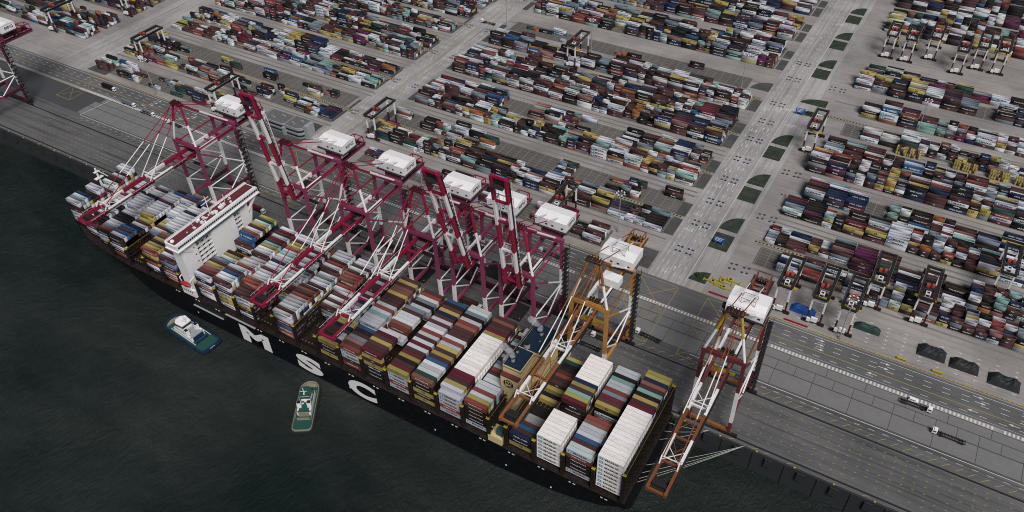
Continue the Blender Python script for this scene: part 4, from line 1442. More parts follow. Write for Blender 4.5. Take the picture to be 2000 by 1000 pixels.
    for yy in (LY - 1.6, LY + 2.6):
        stt.bb(13.4, 13.6, yy - .1, yy + .1, 2, 57, 0)
    mk('stair_tower', stt, [M['dark'], M['dmaroon'] if red else M['dark']], root)
    fe = MB()
    for k in range(9):
        fe.bb(-8.5 + k * .7, -8.2 + k * .7, WY - .2, WY + .2, PZ + 2.4, PZ + 3.6)
    fe.bb(-9.5, 9.5, WY + .7, WY + .78, PZ + 3.4, PZ + 3.5); fe.bb(-9.5, 9.5, WY - .78, WY - .7, PZ + 3.4, PZ + 3.5)
    for xx in np.arange(-9.5, 9.6, 1.9):
        fe.bb(xx, xx + .08, WY + .7, WY + .78, PZ + 2.4, PZ + 3.5); fe.bb(xx, xx + .08, WY - .78, WY - .7, PZ + 2.4, PZ + 3.5)
    mk('portal_railing', fe, [M[B]], root)
    # boom
    L = 77.0
    hy, hz = -0.8, GZ
    an = R(angle) if boom_up else 0.0
    def bp(xx, d, up=0.0):
        return (xx, hy - d * math.cos(an) + up * math.sin(an), hz + d * math.sin(an) + up * math.cos(an))
    if style == 'red':
        bnd = bands(2, .16, 1, .36, 2, .58, 1, .80, 2)
    elif style == 'orange':
        bnd = bands(2, .30, 1, .47, 2, .64, 1, .80, 2)
    else:
        bnd = bands(0, .18, 1, .40, 2, .60, 1, .78, 2)
    boom = link('boom', None, root)
    for s in (-1, 1):
        mk('boom_girder', MB().beam(bp(s * 4, 0.3), bp(s * 4, L), 1.25, 2.3, bnd), mats, boom)
    for d, mt, w in ((4, 2, 1.0), (27, 1, .8), (47, 2, .8), (61, 2, 1.0), (L - .6, 2, 1.1)):
        mk('cross_tie', MB().beam(bp(-3.4, d), bp(3.4, d), w, 1.2, ((0, 1, mt),)), mats, boom)
    tf = MB()
    for d in (27.5, 61.5):
        mt = 1 if d < 40 else 2
        for s in (-1, 1):
            tf.beam(bp(s * 4, d - 2.4, 1.1), bp(s * 4, d, 4.0), .5, bands=((0, 1, 1),)); tf.beam(bp(s * 4, d + 2.4, 1.1), bp(s * 4, d, 4.0), .5, bands=((0, 1, 1),))
        tf.beam(bp(-4, d, 3.6), bp(4, d, 3.6), .4, bands=((0, 1, 1),))
        tf.beam(bp(-4, d - 8, 1.1), bp(4, d, 1.1), .3, bands=((0, 1, 1),)); tf.beam(bp(4, d - 8, 1.1), bp(-4, d, 1.1), .3, bands=((0, 1, 1),))
    if style != 'red':
        for d in (8, 31, 49):
            q = 1 if (int(d) // 12) % 2 else 2
            tf.tube(bp(-3.6, d, .6), bp(3.6, d + 12, .6), .18, ((0, 1, q),)); tf.tube(bp(3.6, d, .6), bp(-3.6, d + 12, .6), .18, ((0, 1, q),))
    mk('boom_bracing', tf, mats, boom)
    wk = MB()
    for s in (-1, 1):
        wk.beam(bp(s * 5.2, 2, .6), bp(s * 5.2, L - 2, .6), .8, .12, ((0, 1, 0),)); wk.beam(bp(s * 5.6, 2, 1.7), bp(s * 5.6, L - 2, 1.7), .1, .1, ((0, 1, 1),))
        for d in np.arange(3, L - 2, 3.0):
            wk.beam(bp(s * 5.6, d, .6), bp(s * 5.6, d, 1.7), .08, bands=((0, 1, 1),))
    for d in np.arange(8, L - 4, 1.1):
        pass
    wk.beam(bp(-3.5, L - 5, -.6), bp(3.5, L - 5, -.6), 5.5, .3, ((0, 1, 0),))
    wk.beam(bp(-3, L - 3.6, .8), bp(3, L - 3.6, .8), 1.6, 1.6, ((0, 1, 0),))
    mk('boom_walkway', wk, [M['dark'], M['white'] if red else M['dark']], boom)
    cbm = MB()
    for xx in (-2.6, -2.2, -1.2, 1.2, 2.2, 2.6):
        cbm.tube(bp(xx, 1, .2), bp(xx, L - 4, .2), .05, ((0, 1, 0),), 4)
    mk('hoist_rope', cbm, [M['black']], boom)
    if not boom_up:
        for s in (-1, 1):
            mk('forestay', MB().tube((s * 3.2, ay - 1, AZ + .3), bp(s * 4, 27.5, 4.0), .28, bands(2, .45, 1)), mats, root)
            mk('forestay', MB().tube((s * 2.4, ay - 1, AZ + .3), bp(s * 3.4, 61.5, 4.0), .28, bands(2, .40, 1, .72, 2)), mats, root)
    else:
        for s in (-1, 1):
            mk('forestay', MB().tube((s * 3.2, ay - 1, AZ + .3), bp(s * 4, 35, 3.0), .22, bands(2)), mats, root)
            mk('forestay', MB().tube(bp(s * 4, 35, 3.0), bp(s * 4, 61.5, 4.0), .24, bands(1)), mats, root)
    return root

crane('red and white quay crane with lowered boom over the ship midway, nearest the bridge tower', -104.0, 'red', False)
C1 = [o for o in COL.objects if o.name == 'quay_crane'][0]
dup(C1, (-57.2, 0, 0), label='red and white quay crane with lowered boom, directly left of the two close raised booms')
dup(C1, (-241.5, 0, 0), label='red and white quay crane with lowered boom over the bow, ahead of the bridge tower')
dup(C1, (-497.0, 0, 0), label='red and white quay crane alone on the empty quay far beyond the bow')
crane('red and white quay crane with raised boom beside the bridge tower', -151.0, 'red', True, 82)
crane('red and white quay crane with raised boom leaning farthest towards the ship', -26.5, 'red', True, 76)
crane('red and white quay crane with raised boom nearest to the orange crane', 5.0, 'red', True, 83)
crane('weathered orange quay crane with lowered boom reaching past the funnel', 47.6, 'orange', False)
crane('rusty brown quay crane with yellow mast legs, boom out over the water behind the stern', 118.3, 'rust', False)

# ------------------------------------------------------------------ yard gantry cranes
def yard_crane(label, x, y, span=25.4):
    root = thing('yard_crane', label, 'crane', (x, y, 0), 0, 'rubber tyred gantry cranes in the container yard')
    mats = [M['dmaroon'], M['white'], M['dark'], M['redmach'], M['steel']]
    for s in (-1, 1):
        for yy in (0, span):
            mk('leg', MB().beam((s * 3.7, yy, 1.8), (s * 3.6, yy, 20.6), .95, .95, ((0, .42, 0), (.42, 1, 1))), mats, root)
    for yy in (0, span):
        mk('sill_beam', MB().bb(-5.8, 5.8, yy - .5, yy + .5, 1.0, 2.0, 0), mats, root)
        mk('leg_tie', MB().bb(-3.2, 3.2, yy - .3, yy + .3, 17.2, 17.8, 1), mats, root)
        for s in (-1, 1):
            m = MB(); m.bb(s * 4.6 - 1.6, s * 4.6 + 1.6, yy - .9, yy + .9, .9, 1.5, 0)
            for k in (-1, 1):
                m.tube((s * 4.6 + k * .95, yy - .75, .78), (s * 4.6 + k * .95, yy + .75, .78), .78, ((0, 1, 1),), 10)
            mk('wheel', m, [M['dark'], M['rubber']], root)
    for s in (-1, 1):
        g = MB().bb(s * 3.6 - .55, s * 3.6 + .55, -2.2, span + 2.0, 20.6, 22.2, 2)
        g.bb(s * 4.5 - .3, s * 4.5 + .3, -2.2, span + 2.0, 22.2, 22.3, 2)
        for yy in np.arange(-2, span + 2, 2.0):
            g.bb(s * 4.8, s * 4.8 + .07, yy, yy + .07, 22.3, 23.3, 4)
        g.bb(s * 4.8, s * 4.8 + .07, -2, span + 2, 23.2, 23.3, 4)
        mk('top_girder', g, mats, root)
    mk('girder_end', MB().bb(-3.05, 3.05, -2.2, -1.2, 20.8, 22.0, 2).bb(-3.05, 3.05, span + 1, span + 2, 20.8, 22.0, 2), mats, root)
    ty = random.Random(label).uniform(5, 14)
    t = MB().bb(-3.0, 3.0, ty - 2.2, ty + 2.2, 22.3, 22.7, 2); t.bb(-2.3, -.6, ty - 1.6, ty + .4, 22.7, 24.3, 3); t.bb(.6, 2.0, ty - .8, ty + 1.6, 22.7, 24.0, 3); t.tube((-.6, ty, 23.2), (.7, ty, 23.2), .8, ((0, 1, 2),), 10)
    tr = mk('trolley', t, mats, root)
    c = MB().bb(-1.3, 1.3, ty - 5.2, ty - 2.6, 18.6, 21.2, 0); c.bb(-1.0, 1.0, ty - 5.26, ty - 5.2, 19, 20.4, 1); c.bb(-.8, .8, ty - 4.8, ty - 3.2, 21.2, 21.25, 1)
    mk('operator_cab', c, [M['cwhite'], M['glass']], tr)
    sp = MB().bb(-5.9, 5.9, ty - .9, ty + .9, 13.4, 13.9, 0)
    for xx in (-2, 2):
        for yy in (-.7, .7):
            sp.tube((xx, ty + yy, 13.9), (xx * .7, ty + yy, 22.3), .05, n=4, bands=((0, 1, 1),))
    mk('spreader', sp, [M['yellow'], M['black']], tr)
    e = MB().bb(-1.6, 2.0, -1.7, -.55, 2.6, 5.6, 0)
    mk('power_house', e, [M['cwhite']], root)
    mk('power_house', MB().bb(-3.9, -1.8, -1.9, -.55, 2.1, 4.3, 0), [M['cwhite']], root)
    return root
RT = [(-199.0, 131.6, 'yard crane standing behind the quay cranes beside the terminal office crossing'), (125.5, 102.0, 'yard crane just behind the white house of the rusty quay crane'), (145.6, 102.0, 'yard crane straddling the blue tarpaulin cargo'),
      (161.5, 101.5, 'yard crane with the tall lamp mast in front of it'), (197.2, 130.8, 'yard crane at the front row of stacks, right of the dark green tarpaulin'), (171.3, 131.0, 'yard crane over the second block, behind the lamp mast crane'),
      (234.2, 175.0, 'yard crane near the dim right end of the stacks'), (96.0, 272.3, 'yard crane at the road end of the tall right blocks'), (-116.5, 303.5, 'yard crane in the middle of the far full blocks'),
      (-460.5, 132.6, 'yard crane at the far left road crossing'), (-25.5, 102.0, 'yard crane hidden behind the red quay crane houses'), (-336.0, 101.5, 'yard crane behind the apex of the bow quay crane'),
      (-586.0, 132.0, 'yard crane in the dark corner beyond the left road, nearer one'), (-548.0, 189.0, 'yard crane in the dark corner beyond the left road, farther one')]
y0 = yard_crane(RT[0][2], RT[0][0], RT[0][1])
for x, y, l in RT[1:]:
    dup(y0, (x, y, 0), label=l)
for i, (x, y) in enumerate(((116, 446), (131.5, 446), (149, 459.5), (172, 444.5), (185.7, 459.5), (201, 459))):
    dup(y0, (x, y, 0), label='%s yard crane from the road in the parked row of six' % ORD[i + 1])

# ------------------------------------------------------------------ office building
ob = thing('office_building', 'two storey grey terminal office with rounded corner and flat roofs', 'building', (0, 0, 0))
def rblock(x0, x1, y0, y1, h, round_r, name):
    pts = [(x0, y0)]
    n = 6
    for i in range(n + 1):
        a = -math.pi / 2 + math.pi / 2 * i / n
        pts.append((x1 - round_r + round_r * math.cos(a), y0 + round_r + round_r * math.sin(a)))
    pts += [(x1, y1), (x0, y1)]
    w = MB().prism(pts, 0, h)
    wall = mk('wall', w, M['wallgrey'], ob)
    big = [((p[0] - (x0 + x1) / 2) * 1.02 + (x0 + x1) / 2, (p[1] - (y0 + y1) / 2) * 1.025 + (y0 + y1) / 2) for p in pts]
    gm = MB()
    for z in (1.2, 5.2):
        gm.prism([((p[0] - (x0 + x1) / 2) * 1.006 + (x0 + x1) / 2, (p[1] - (y0 + y1) / 2) * 1.008 + (y0 + y1) / 2) for p in pts], z, z + 1.7)
    mk('window', gm, M['glass'], ob)
    mk('parapet', MB().prism(big, h, h + .5).prism(big, 3.6, 4.3), M['wallgrey'], ob)
    sm = [((p[0] - (x0 + x1) / 2) * .95 + (x0 + x1) / 2, (p[1] - (y0 + y1) / 2) * .94 + (y0 + y1) / 2) for p in pts]
    mk('roof', MB().prism(sm, h + .5, h + .56), M['roofgrey'], ob)
    u = MB()
    for (fx, fy) in ((.3, .35), (.42, .3), (.7, .65), (.6, .7)):
        u.box((x0 + (x1 - x0) * fx, y0 + (y1 - y0) * fy, h + 1.05), (1.6, 1.0, .9))
    mk('roof_unit', u, M['steel'], ob)
rblock(-288, -264.5, 105, 119, 8.0, 3.0, 'a')
rblock(-264.0, -247, 104.5, 119, 8.6, 5.0, 'b')
mk('stair_block', MB().bb(-247, -243.5, 108, 116, 0, 10.5), M['wallgrey'], ob)
mk('stair_block', MB().bb(-266, -262.5, 103.2, 106, 0, 6.5), M['wallgrey'], ob)

# ------------------------------------------------------------------ lamp masts
def lamp_mast(label, x, y, h=32.0):
    r = thing('lamp_mast', label, 'lamp mast', (x, y, 0), 0, 'tall lamp masts in the yard')
    mk('pole', MB().tube((0, 0, 0), (0, 0, h), .42, n=8, r1=.2), M['steel'], r)
    mk('base', MB().tube((0, 0, 0), (0, 0, .8), 1.0, n=10), M['kerb'], r)
    c = MB()
    for i in range(14):
        a = 2 * math.pi * i / 14; a2 = 2 * math.pi * (i + 1) / 14
        c.tube((2.1 * math.cos(a), 2.1 * math.sin(a), h), (2.1 * math.cos(a2), 2.1 * math.sin(a2), h), .09, n=4)
        if i % 2 == 0:
            c.tube((0, 0, h), (2.1 * math.cos(a), 2.1 * math.sin(a), h), .07, n=4)
    ring = mk('crown_ring', c, M['steel'], r)
    for i in range(7):
        a = 2 * math.pi * i / 7
        mk('floodlight', MB().box((2.5 * math.cos(a), 2.5 * math.sin(a), h - .2), (.8, .8, .5), rot=Matrix.Rotation(a, 3, 'Z')), M['cwhite'], ring)
    return r
L0 = lamp_mast('tall lamp mast at the edge of the quay road left of the bow crane', -404.5, 97.6)
for x, y, l in ((23.9, 336.5, 'tall lamp mast beside the empty slots near the right road'), (162.0, 97.6, 'tall lamp mast in front of the parked yard cranes'), (161.4, 330.5, 'tall lamp mast among the dim right stacks'),
                (-206.0, 345.0, 'tall lamp mast at the far crossing of the middle road'), (-112.0, 333.5, 'tall lamp mast beside the yard crane of the far blocks'), (12.0, 122.5, 'tall lamp mast behind the orange quay crane'), (-130.1, 99.5, 'tall lamp mast behind the SIPG crane houses')):
    dup(L0, (x, y, 0), label=l)

# ------------------------------------------------------------------ trucks
def truck(label, x, y, rz, load=None):
    r = thing('container_truck', label, 'truck', (x, y, 0), rz, 'container trucks of the terminal')
    c = MB(); c.bb(5.6, 7.9, -1.2, 1.2, .9, 3.3, 0); c.bb(7.9, 7.96, -1.05, 1.05, 2.1, 3.0, 1); c.bb(6.1, 7.6, -1.26, -1.2, 2.1, 2.9, 1); c.bb(6.1, 7.6, 1.2, 1.26, 2.1, 2.9, 1); c.bb(5.8, 7.2, -1.0, 1.0, 3.3, 3.7, 0)
    mk('cab', c, [M['cwhite'], M['glass']], r)
    f = MB(); f.bb(-8.0, 5.4, -1.2, -.8, 1.05, 1.4, 0); f.bb(-8.0, 5.4, .8, 1.2, 1.05, 1.4, 0); f.bb(2.5, 7.6, -.5, .5, .7, 1.0, 0)
    for i in range(9):
        f.bb(-7.8 + i * 1.6, -7.5 + i * 1.6, -.8, .8, 1.1, 1.35, 0); f.bb(-7.8 + i * 1.6, -7.4 + i * 1.6, -1.32, -1.2, 1.2, 1.75, 0); f.bb(-7.8 + i * 1.6, -7.4 + i * 1.6, 1.2, 1.32, 1.2, 1.75, 0)
    mk('trailer', f, [M['dark']], r)
    for xx in (6.8, 3.6, -5.2, -6.5):
        mk('wheel', MB().tube((xx, -1.2, .52), (xx, -.75, .52), .52, n=10).tube((xx, .75, .52), (xx, 1.2, .52), .52, n=10), [M['rubber']], r)
    return r
T0 = truck('white cabbed container truck with an empty skeleton trailer parked right of the orange crane', 67, 45.0, R(176))
for x, y, a, l in ((208, 68.3, 0, 'dark empty container truck beside the white barrier line on the right'), (226, 55.8, 180, 'empty container truck on the concrete slabs at the lower right'), (46, 30.5, 180, 'empty container truck between the legs of the orange crane'),
                   (-384, 72.0, 0, 'empty container truck behind the loaded one on the left quay road'), (-352, 71.0, 180, 'empty container truck beside the mast of the bow crane'), (-224, 340.5, 180, 'container truck turning at the far crossing of the middle road'),
                   (-80, 88, 0, 'container truck on the quay road behind the red cranes, lower one'), (-16, 80, 180, 'container truck on the quay road behind the red cranes, upper one'), (40, 22.0, 180, 'empty container truck nearest the ship under the orange crane')):
    dup(T0, (x, y, 0), R(a), l)
def loose(x, y, z, c, label, rz=0.0):
    o = link('shipping_container', CONT)
    o.location = (x, y, z); o.rotation_euler = (0, 0, rz); o.color = (*PAL[c], 1)
    return tag(o, label, 'container')
dup(T0, (-410, 74.6, 0), 0, 'container truck carrying a slate blue box on the left quay road'); loose(-411.5, 74.6, 1.42, 's', 'slate blue container riding on the truck on the left quay road')
dup(T0, (-446, 84, 0), 0, 'container truck carrying a dark box at the far left crossing'); loose(-447.5, 84, 1.42, 'k', 'dark container riding on the truck at the far left crossing')
dup(T0, (-216, 22.0, 0), 0, 'container truck waiting beside the bridge tower'); loose(-217.5, 22.0, 1.42, 'c', 'crimson container on the truck waiting beside the bridge tower')
dup(T0, (-120, 27.0, 0), 0, 'container truck between the legs of the raised boom crane near the tower'); loose(-121.5, 27, 1.42, 'D', 'dark brown container on the truck under the crane near the tower')
dup(T0, (-36, 17.0, 0), 0, 'container truck under the leaning raised boom crane'); loose(-37.5, 17, 1.42, 'B', 'maroon container on the truck under the leaning raised boom crane')
# small white van on the barrier line
vn = thing('van', 'white van parked beside the dark truck on the right quay road', 'van', (206.5, 71.6, 0), 0)
v = MB(); v.prism([(-2.5, -1), (2.4, -1), (2.4, 1), (-2.5, 1)], .4, 1.2); v.box((-.5, 0, 1.65), (3.8, 1.9, .9), top=(.85, .85))
mk('body', v, M['cwhite'], vn)
mk('window', MB().bb(-2.2, 1.0, -.965, -.93, 1.35, 1.8).bb(-2.2, 1.0, .93, .965, 1.35, 1.8), M['glass'], vn)
for xx in (-1.6, 1.6):
    mk('wheel', MB().tube((xx, -1.02, .36), (xx, -.8, .36), .36, n=10).tube((xx, .8, .36), (xx, 1.02, .36), .36, n=10), M['rubber'], vn)

# hatch lids set down under the cranes
hl = MB().bb(-6.4, 6.4, -6.5, 6.5, 0.3, 1.3, 0)
for i in range(5):
    hl.bb(-6.2 + i * 2.9, -5.8 + i * 2.9, -6.4, 6.4, 1.3, 1.55, 0)
for s in (-1, 1):
    hl.bb(s * 5 - .3, s * 5 + .3, -6, 6, 0, .3, 0); hl.bb(s * 5.6 - .25, s * 5.6 + .25, -5.5, -5, 1.3, 1.8, 1)
h0 = None
for i, (x, y) in enumerate(((-78, 25), (-128, 13), (22, 48), (-38, 50), (-10, 26), (-84, 52), (28, 26))):
    if h0 is None:
        h0 = tag(mk('hatch_lid', hl, [M['dark'], M['byellow']]), 'dark hatch lid laid on the quay between two lowered boom cranes, near the ship', 'hatch lid', 'hatch lids laid on the quay'); h0.location = (x, y, 0)
    else:
        dup(h0, (x, y, 0), label=['', 'dark hatch lid near the foot of the raised boom crane by the tower', 'dark hatch lid behind the orange crane', 'dark hatch lid behind the leaning raised boom crane', 'dark hatch lid between the two close raised boom cranes',
                                  'dark hatch lid on the slabs behind the lowered boom cranes', 'dark hatch lid in front of the orange crane legs'][i])

# ------------------------------------------------------------------ tugboats
def tug_outline(L, W, stern_r, bow_r, n=7):
    pts = []
    def arc(cx, cy, r, a0, a1, ry=None):
        for i in range(n + 1):
            a = a0 + (a1 - a0) * i / n
            pts.append((cx + r * math.cos(a), cy + (ry or r) * math.sin(a)))
    arc(L / 2 - bow_r, 0, bow_r, -math.pi / 2, math.pi / 2, W / 2)
    arc(-L / 2 + stern_r, W / 2 - stern_r, stern_r, math.pi / 2, math.pi)
    arc(-L / 2 + stern_r, -W / 2 + stern_r, stern_r, math.pi, 1.5 * math.pi)
    return pts
def scale_o(p, sx, sy): return [(a * sx, b * sy) for a, b in p]
def tug(label, loc, rz, L, W, hullm, deckm, sternm, bowm, style):
    r = thing('tugboat', label, 'tugboat', loc, rz, 'tugboats beside the ship')
    o = tug_outline(L, W, 2.6, 6.0)
    h = MB().prism(scale_o(o, .90, .88), -1.2, 0.3, 0).prism(scale_o(o, .96, .96), .3, 2.0, 0)
    mk('hull', h, hullm, r)
    f = MB()
    k = len(o)
    for i in range(k):
        p, q = o[i], o[(i + 1) % k]
        f.beam((p[0], p[1], 1.9), (q[0], q[1], 1.9), .95, 1.1, ((0, 1, 0),))
    mk('fender', f, M['rubber'] if style else M['navydeck'], r)
    mk('deck', MB().prism(scale_o(o, .95, .94), 2.0, 2.06), deckm, r)
    bw = MB()
    io, oo = scale_o(o, .93, .90), scale_o(o, .965, .95)
    for i in range(k):
        j = (i + 1) % k
        bw.poly([(*oo[i], 2.06), (*oo[j], 2.06), (*oo[j], 3.1), (*oo[i], 3.1)]); bw.poly([(*io[j], 2.06), (*io[i], 2.06), (*io[i], 3.1), (*io[j], 3.1)]); bw.poly([(*oo[i], 3.1), (*oo[j], 3.1), (*io[j], 3.1), (*io[i], 3.1)])
    mk('bulwark', bw, M['tugblue'] if not style else M['buff'], r)
    bo = [p for p in scale_o(o, .92, .88) if p[0] > L / 2 - 6.2]
    mk('bow_deck', MB().prism(bo, 2.06, 2.2), bowm, r)
    mk('aft_deck', MB().bb(-L / 2 + 2.0, -L / 2 + 9.5, -W / 2 + 1.6, W / 2 - 1.6, 2.06, 2.14), sternm, r)
    a = MB().bb(-L * .18, L * .24, -W * .33, W * .33, 2.06, 4.7, 0)
    house = mk('deckhouse', a, M['cwhite'], r)
    mk('house_top', MB().bb(-L * .175, L * .235, -W * .32, W * .32, 4.7, 4.76), M['tuggreen'] if style else M['steel'], house)
    w = MB().prism([(L * .04, -W * .22), (L * .17, -W * .26), (L * .215, -W * .12), (L * .215, W * .12), (L * .17, W * .26), (L * .04, W * .22)], 4.76, 9.2, 0)
    wh = mk('wheelhouse', w, M['cwhite'], r)
    g = MB().prism([(L * .037, -W * .225), (L * .172, -W * .266), (L * .22, -W * .123), (L * .22, W * .123), (L * .172, W * .266), (L * .037, W * .225)], 6.9, 8.3)
    mk('window', g, M['glass'], wh)
    mk('wheelhouse_roof', MB().prism([(L * .03, -W * .24), (L * .175, -W * .28), (L * .225, -W * .13), (L * .225, W * .13), (L * .175, W * .28), (L * .03, W * .24)], 9.2, 9.5), M['cwhite'] if not style else M['tuggreen'], wh)
    for s in (-1, 1):
        mk('exhaust_stack', MB().bb(-L * .09, -L * .03, s * W * .24 - 1.1, s * W * .24 + 1.1, 4.76, 8.4, 0).bb(-L * .085, -L * .035, s * W * .24 - .9, s * W * .24 + .9, 8.4, 8.7, 1), [M['cwhite'], M['black']], r)
        mk('side_rail', MB().bb(-L * .3, L * .27, s * W * .385 - .12, s * W * .385 + .12, 3.4, 3.7), M['cwhite'] if not style else M['buff'], r)
        mk('life_raft', MB().tube((-L * .15, s * W * .29, 5.3), (-L * .11, s * W * .29, 5.3), .5, n=8), M['cwhite'], r)
    ms = MB().tube((L * .06, 0, 9.5), (L * .06, 0, 15), .22, n=6); ms.bb(L * .06 - .1, L * .06 + .1, -2, 2, 12.4, 12.6); ms.bb(L * .06 - .9, L * .06 + .9, -.3, .3, 10.6, 11.2)
    mk('mast', ms, M['cwhite'], r)
    wi = MB().tube((L * .31, -1.4, 3.0), (L * .31, 1.4, 3.0), .9, n=10); wi.bb(L * .295, L * .325, -2, -1.4, 2.1, 3.9); wi.bb(L * .295, L * .325, 1.4, 2, 2.1, 3.9)
    mk('winch', wi, M['tuggreen'] if style else M['dark'], r)
    to = MB().bb(-L * .27, -L * .26, -W * .3, W * .3, 2.06, 3.9); to.bb(-L * .2, -L * .185, -W * .25, W * .25, 2.06, 5.2)
    mk('towing_rail', to, M['buff'] if style else M['tugblue'], r)
    ty = MB()
    for i in range(-5, 6):
        for s in (-1, 1):
            ty.tube((i * L * .075, s * (W / 2 + .35) * (1 if abs(i) < 5 else .95), 1.0), (i * L * .075, s * (W / 2 + .8) * (1 if abs(i) < 5 else .95), 1.0), .6, n=8)
    mk('tyre', ty, M['rubber'], r)
    if style:
        dk = MB()
        for i in range(9):
            dk.bb(L / 2 - 9.5 - i * 1.1, L / 2 - 9.0 - i * 1.1, -1.6 + (i % 3) * 1.2, -.6 + (i % 3) * 1.2, 4.76, 5.2 + (i % 2) * .5)
        mk('deck_gear', dk, M['cwhite'], r)
    else:
        nm = MB()
        for i in range(3):
            nm.bb(-L / 2 - .02, -L / 2 + .1, -1.6 + i * 1.2, -.8 + i * 1.2, 2.2, 2.9)
        mk('stern_mark', nm, M['cwhite'], r)
    return r
def on_water(x, y): return (x, y, WATER + .1)
tug('blue hulled white tugboat alongside the hull ahead of the letter M', on_water(-181.0, -75.5), R(174), 42, 14.0, M['tugblue'], M['tuggreen'], M['tuggreen'], M['buff'], 0)
tug('green decked black tugboat pushing with its bow near the letter C', on_water(-81.5, -83.2), R(122), 35.5, 11.5, M['hull'], M['tuggreen'], M['tuggreen'], M['buff'], 1)

# ------------------------------------------------------------------ odds and ends on the ground
def tarp(label, x, y, L, W, H, mat, seed):
    rr = random.Random(seed)
    m = MB(); nx, ny = 12, 7
    for i in range(nx + 1):
        for j in range(ny + 1):
            u, v = i / nx, j / ny
            e = min(1, 4 * u, 4 * (1 - u)) ** .5 * (math.sin(math.pi * v) ** .45 if 0 < v < 1 else 0)
            m.v.append((-L / 2 + L * u, (-W / 2 + W * v), max(0, H * e * (1 + rr.uniform(-.12, .12) + .12 * math.sin(u * 9)))))
    for i in range(nx):
        for j in range(ny):
            a = i * (ny + 1) + j
            m.f.append((a, a + ny + 1, a + ny + 2, a + 1)); m.m.append(0)
    for j in range(ny):
        pass
    o = mk('tarpaulin_cargo', m, mat); o.location = (x, y, 0.02)
    return tag(o, label, 'covered cargo', 'cargo under tarpaulins')
tarp('long blue tarpaulin over cargo between two yard cranes', 138, 108.8, 14.5, 6.0, 4.2, M['tarpblue'], 1)
tarp('dark green tarpaulin over cargo right of the lamp mast', 174, 112.5, 14.5, 5.5, 3.6, M['tarpgreen'], 2)
tarp('black tarpaulin mound, left of the row of three', 209, 111.0, 15, 9, 4.2, M['tarpblack'], 3)
tarp('black tarpaulin mound, middle of the row of three', 226, 109.5, 15, 8, 4.0, M['tarpblack'], 4)
tarp('black tarpaulin mound, last of the row of three', 246, 108.0, 16, 9, 4.0, M['tarpblack'], 5)
# white crosses of the open storage area, and red beams
cm = MB()
for x in np.arange(128, 300, 9.5):
    for y in np.arange(102, 122, 3.4):
        cm.poly([(x - 1.1, y - .14, .012), (x + 1.1, y - .14, .012), (x + 1.1, y + .14, .012), (x - 1.1, y + .14, .012)])
        cm.poly([(x - .14, y - .55, .014), (x + .14, y - .55, .014), (x + .14, y + .55, .014), (x - .14, y + .55, .014)])
struct('storage_markings', cm, M['wline'])
for i, (x, y) in enumerate(((91, 97.4), (137, 97.2))):
    b = MB().bb(-7, 7, -.5, -.1, .1, .6).bb(-6.5, 7.4, .15, .55, .1, .6)
    o = mk('steel_beams', b, M['crimson']); o.location = (x, y, 0)
    tag(o, 'pair of long red steel beams on the ground %s' % ('left of the rusty crane house' if i == 0 else 'beside the yard barrier'), 'beams')
# yellow spreaders parked beside the corner island
sm_ = MB().bb(-6, 6, -.35, .35, .3, .8, 0).bb(-6.2, -5.7, -1.2, 1.2, .3, .8, 0).bb(5.7, 6.2, -1.2, 1.2, .3, .8, 0).bb(-1.6, 1.6, -1.0, 1.0, .5, 1.5, 0).bb(-.6, .6, -.5, .5, 1.5, 2.0, 1)
s0 = None
for i, (x, y, a) in enumerate(((83.5, 106.5, 0), (88.5, 109.6, 2), (91.0, 104.6, -2), (92.5, 112.8, 0))):
    if s0 is None:
        s0 = tag(mk('spreader_frame', sm_, [M['byellow'], M['dark']]), 'yellow spreader frame touching the corner grass island', 'spreader', 'spreaders parked by the corner'); s0.location = (x, y, 0)
    else:
        dup(s0, (x, y, 0), R(a), ['', 'yellow spreader frame parked in the middle of the four', 'yellow spreader frame nearest the quay road', 'yellow spreader frame farthest from the quay'][i])
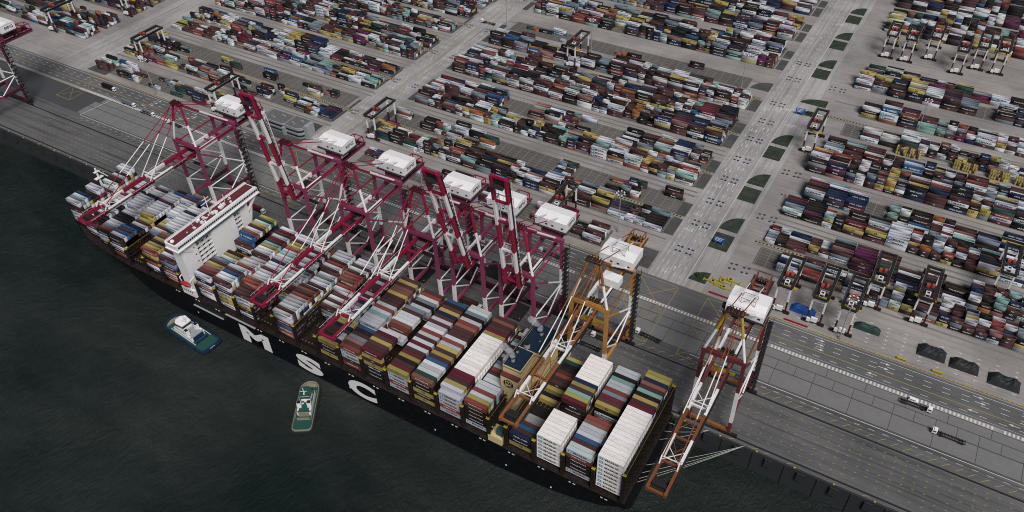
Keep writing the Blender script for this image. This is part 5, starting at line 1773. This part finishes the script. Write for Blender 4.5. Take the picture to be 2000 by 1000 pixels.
# blue billboards on the grass
for i, (x, y) in enumerate(((74.5, 142.0), (77, 320))):
    r = thing('billboard', 'blue sign board on legs on the grass island %s' % ('near the corner' if i == 0 else 'beside the tall right blocks'), 'sign', (x, y, 0), 0, 'blue sign boards')
    mk('panel', MB().bb(-3.6, 3.6, -.12, .12, 2.0, 6.2), M['signblue'], r)
    tx = MB()
    for k in range(3):
        tx.bb(-2.8, 2.6 - k * .8, -.15, -.12, 5.2 - k * 1.1, 5.6 - k * 1.1)
    mk('panel_print', tx, M['wtext'], r)
    for s in (-1, 1):
        mk('leg', MB().bb(s * 2.5 - .12, s * 2.5 + .12, -.1, .1, .1, 2.0), M['steel'], r)
# yellow barrier boxes by the far right road edge
for i, (x, y) in enumerate(((195.5, 98.2), (214, 98.0))):
    b = MB().bb(-2.6, 2.6, -.6, .6, .1, 1.2, 0).bb(-2.4, 2.4, -.62, -.6, .5, .8, 1)
    o = mk('barrier_box', b, [M['byellow'], M['dark']]); o.location = (x, y, 0)
    tag(o, 'yellow box at the foot of the black tarpaulin mounds, %s' % ('left one' if i == 0 else 'right one'), 'barrier')
# bushes on the corner island
def bush(x, y, r, seed, label):
    rr = random.Random(seed); m = MB()
    for i in range(260):
        a, e = rr.uniform(0, 2 * math.pi), rr.uniform(0.05, 1.4)
        q = r * rr.uniform(.6, 1.0) * (1 + .2 * math.sin(3 * a))
        p = Vector((q * math.cos(a) * math.cos(e), q * .6 * math.sin(a) * math.cos(e), .14 + r * .55 * math.sin(e)))
        u = Vector((rr.gauss(0, 1), rr.gauss(0, 1), rr.gauss(0, 1))).normalized() * .35; w = u.orthogonal().normalized() * .25
        m.poly([p - u, p + w, p + u, p - w])
    o = mk('bush', m, M['bushleaf']); o.location = (x, y, 0)
    return tag(o, label, 'bush')
M['bushleaf'] = paint((0.030, 0.055, 0.020), 0.8, 0.3)
bush(74.5, 107.5, 4.2, 1, 'dark green bush clump filling the pointed corner island')
bush(84, 325, 4.0, 2, 'dark green bush clump on the small oval island by the right road')
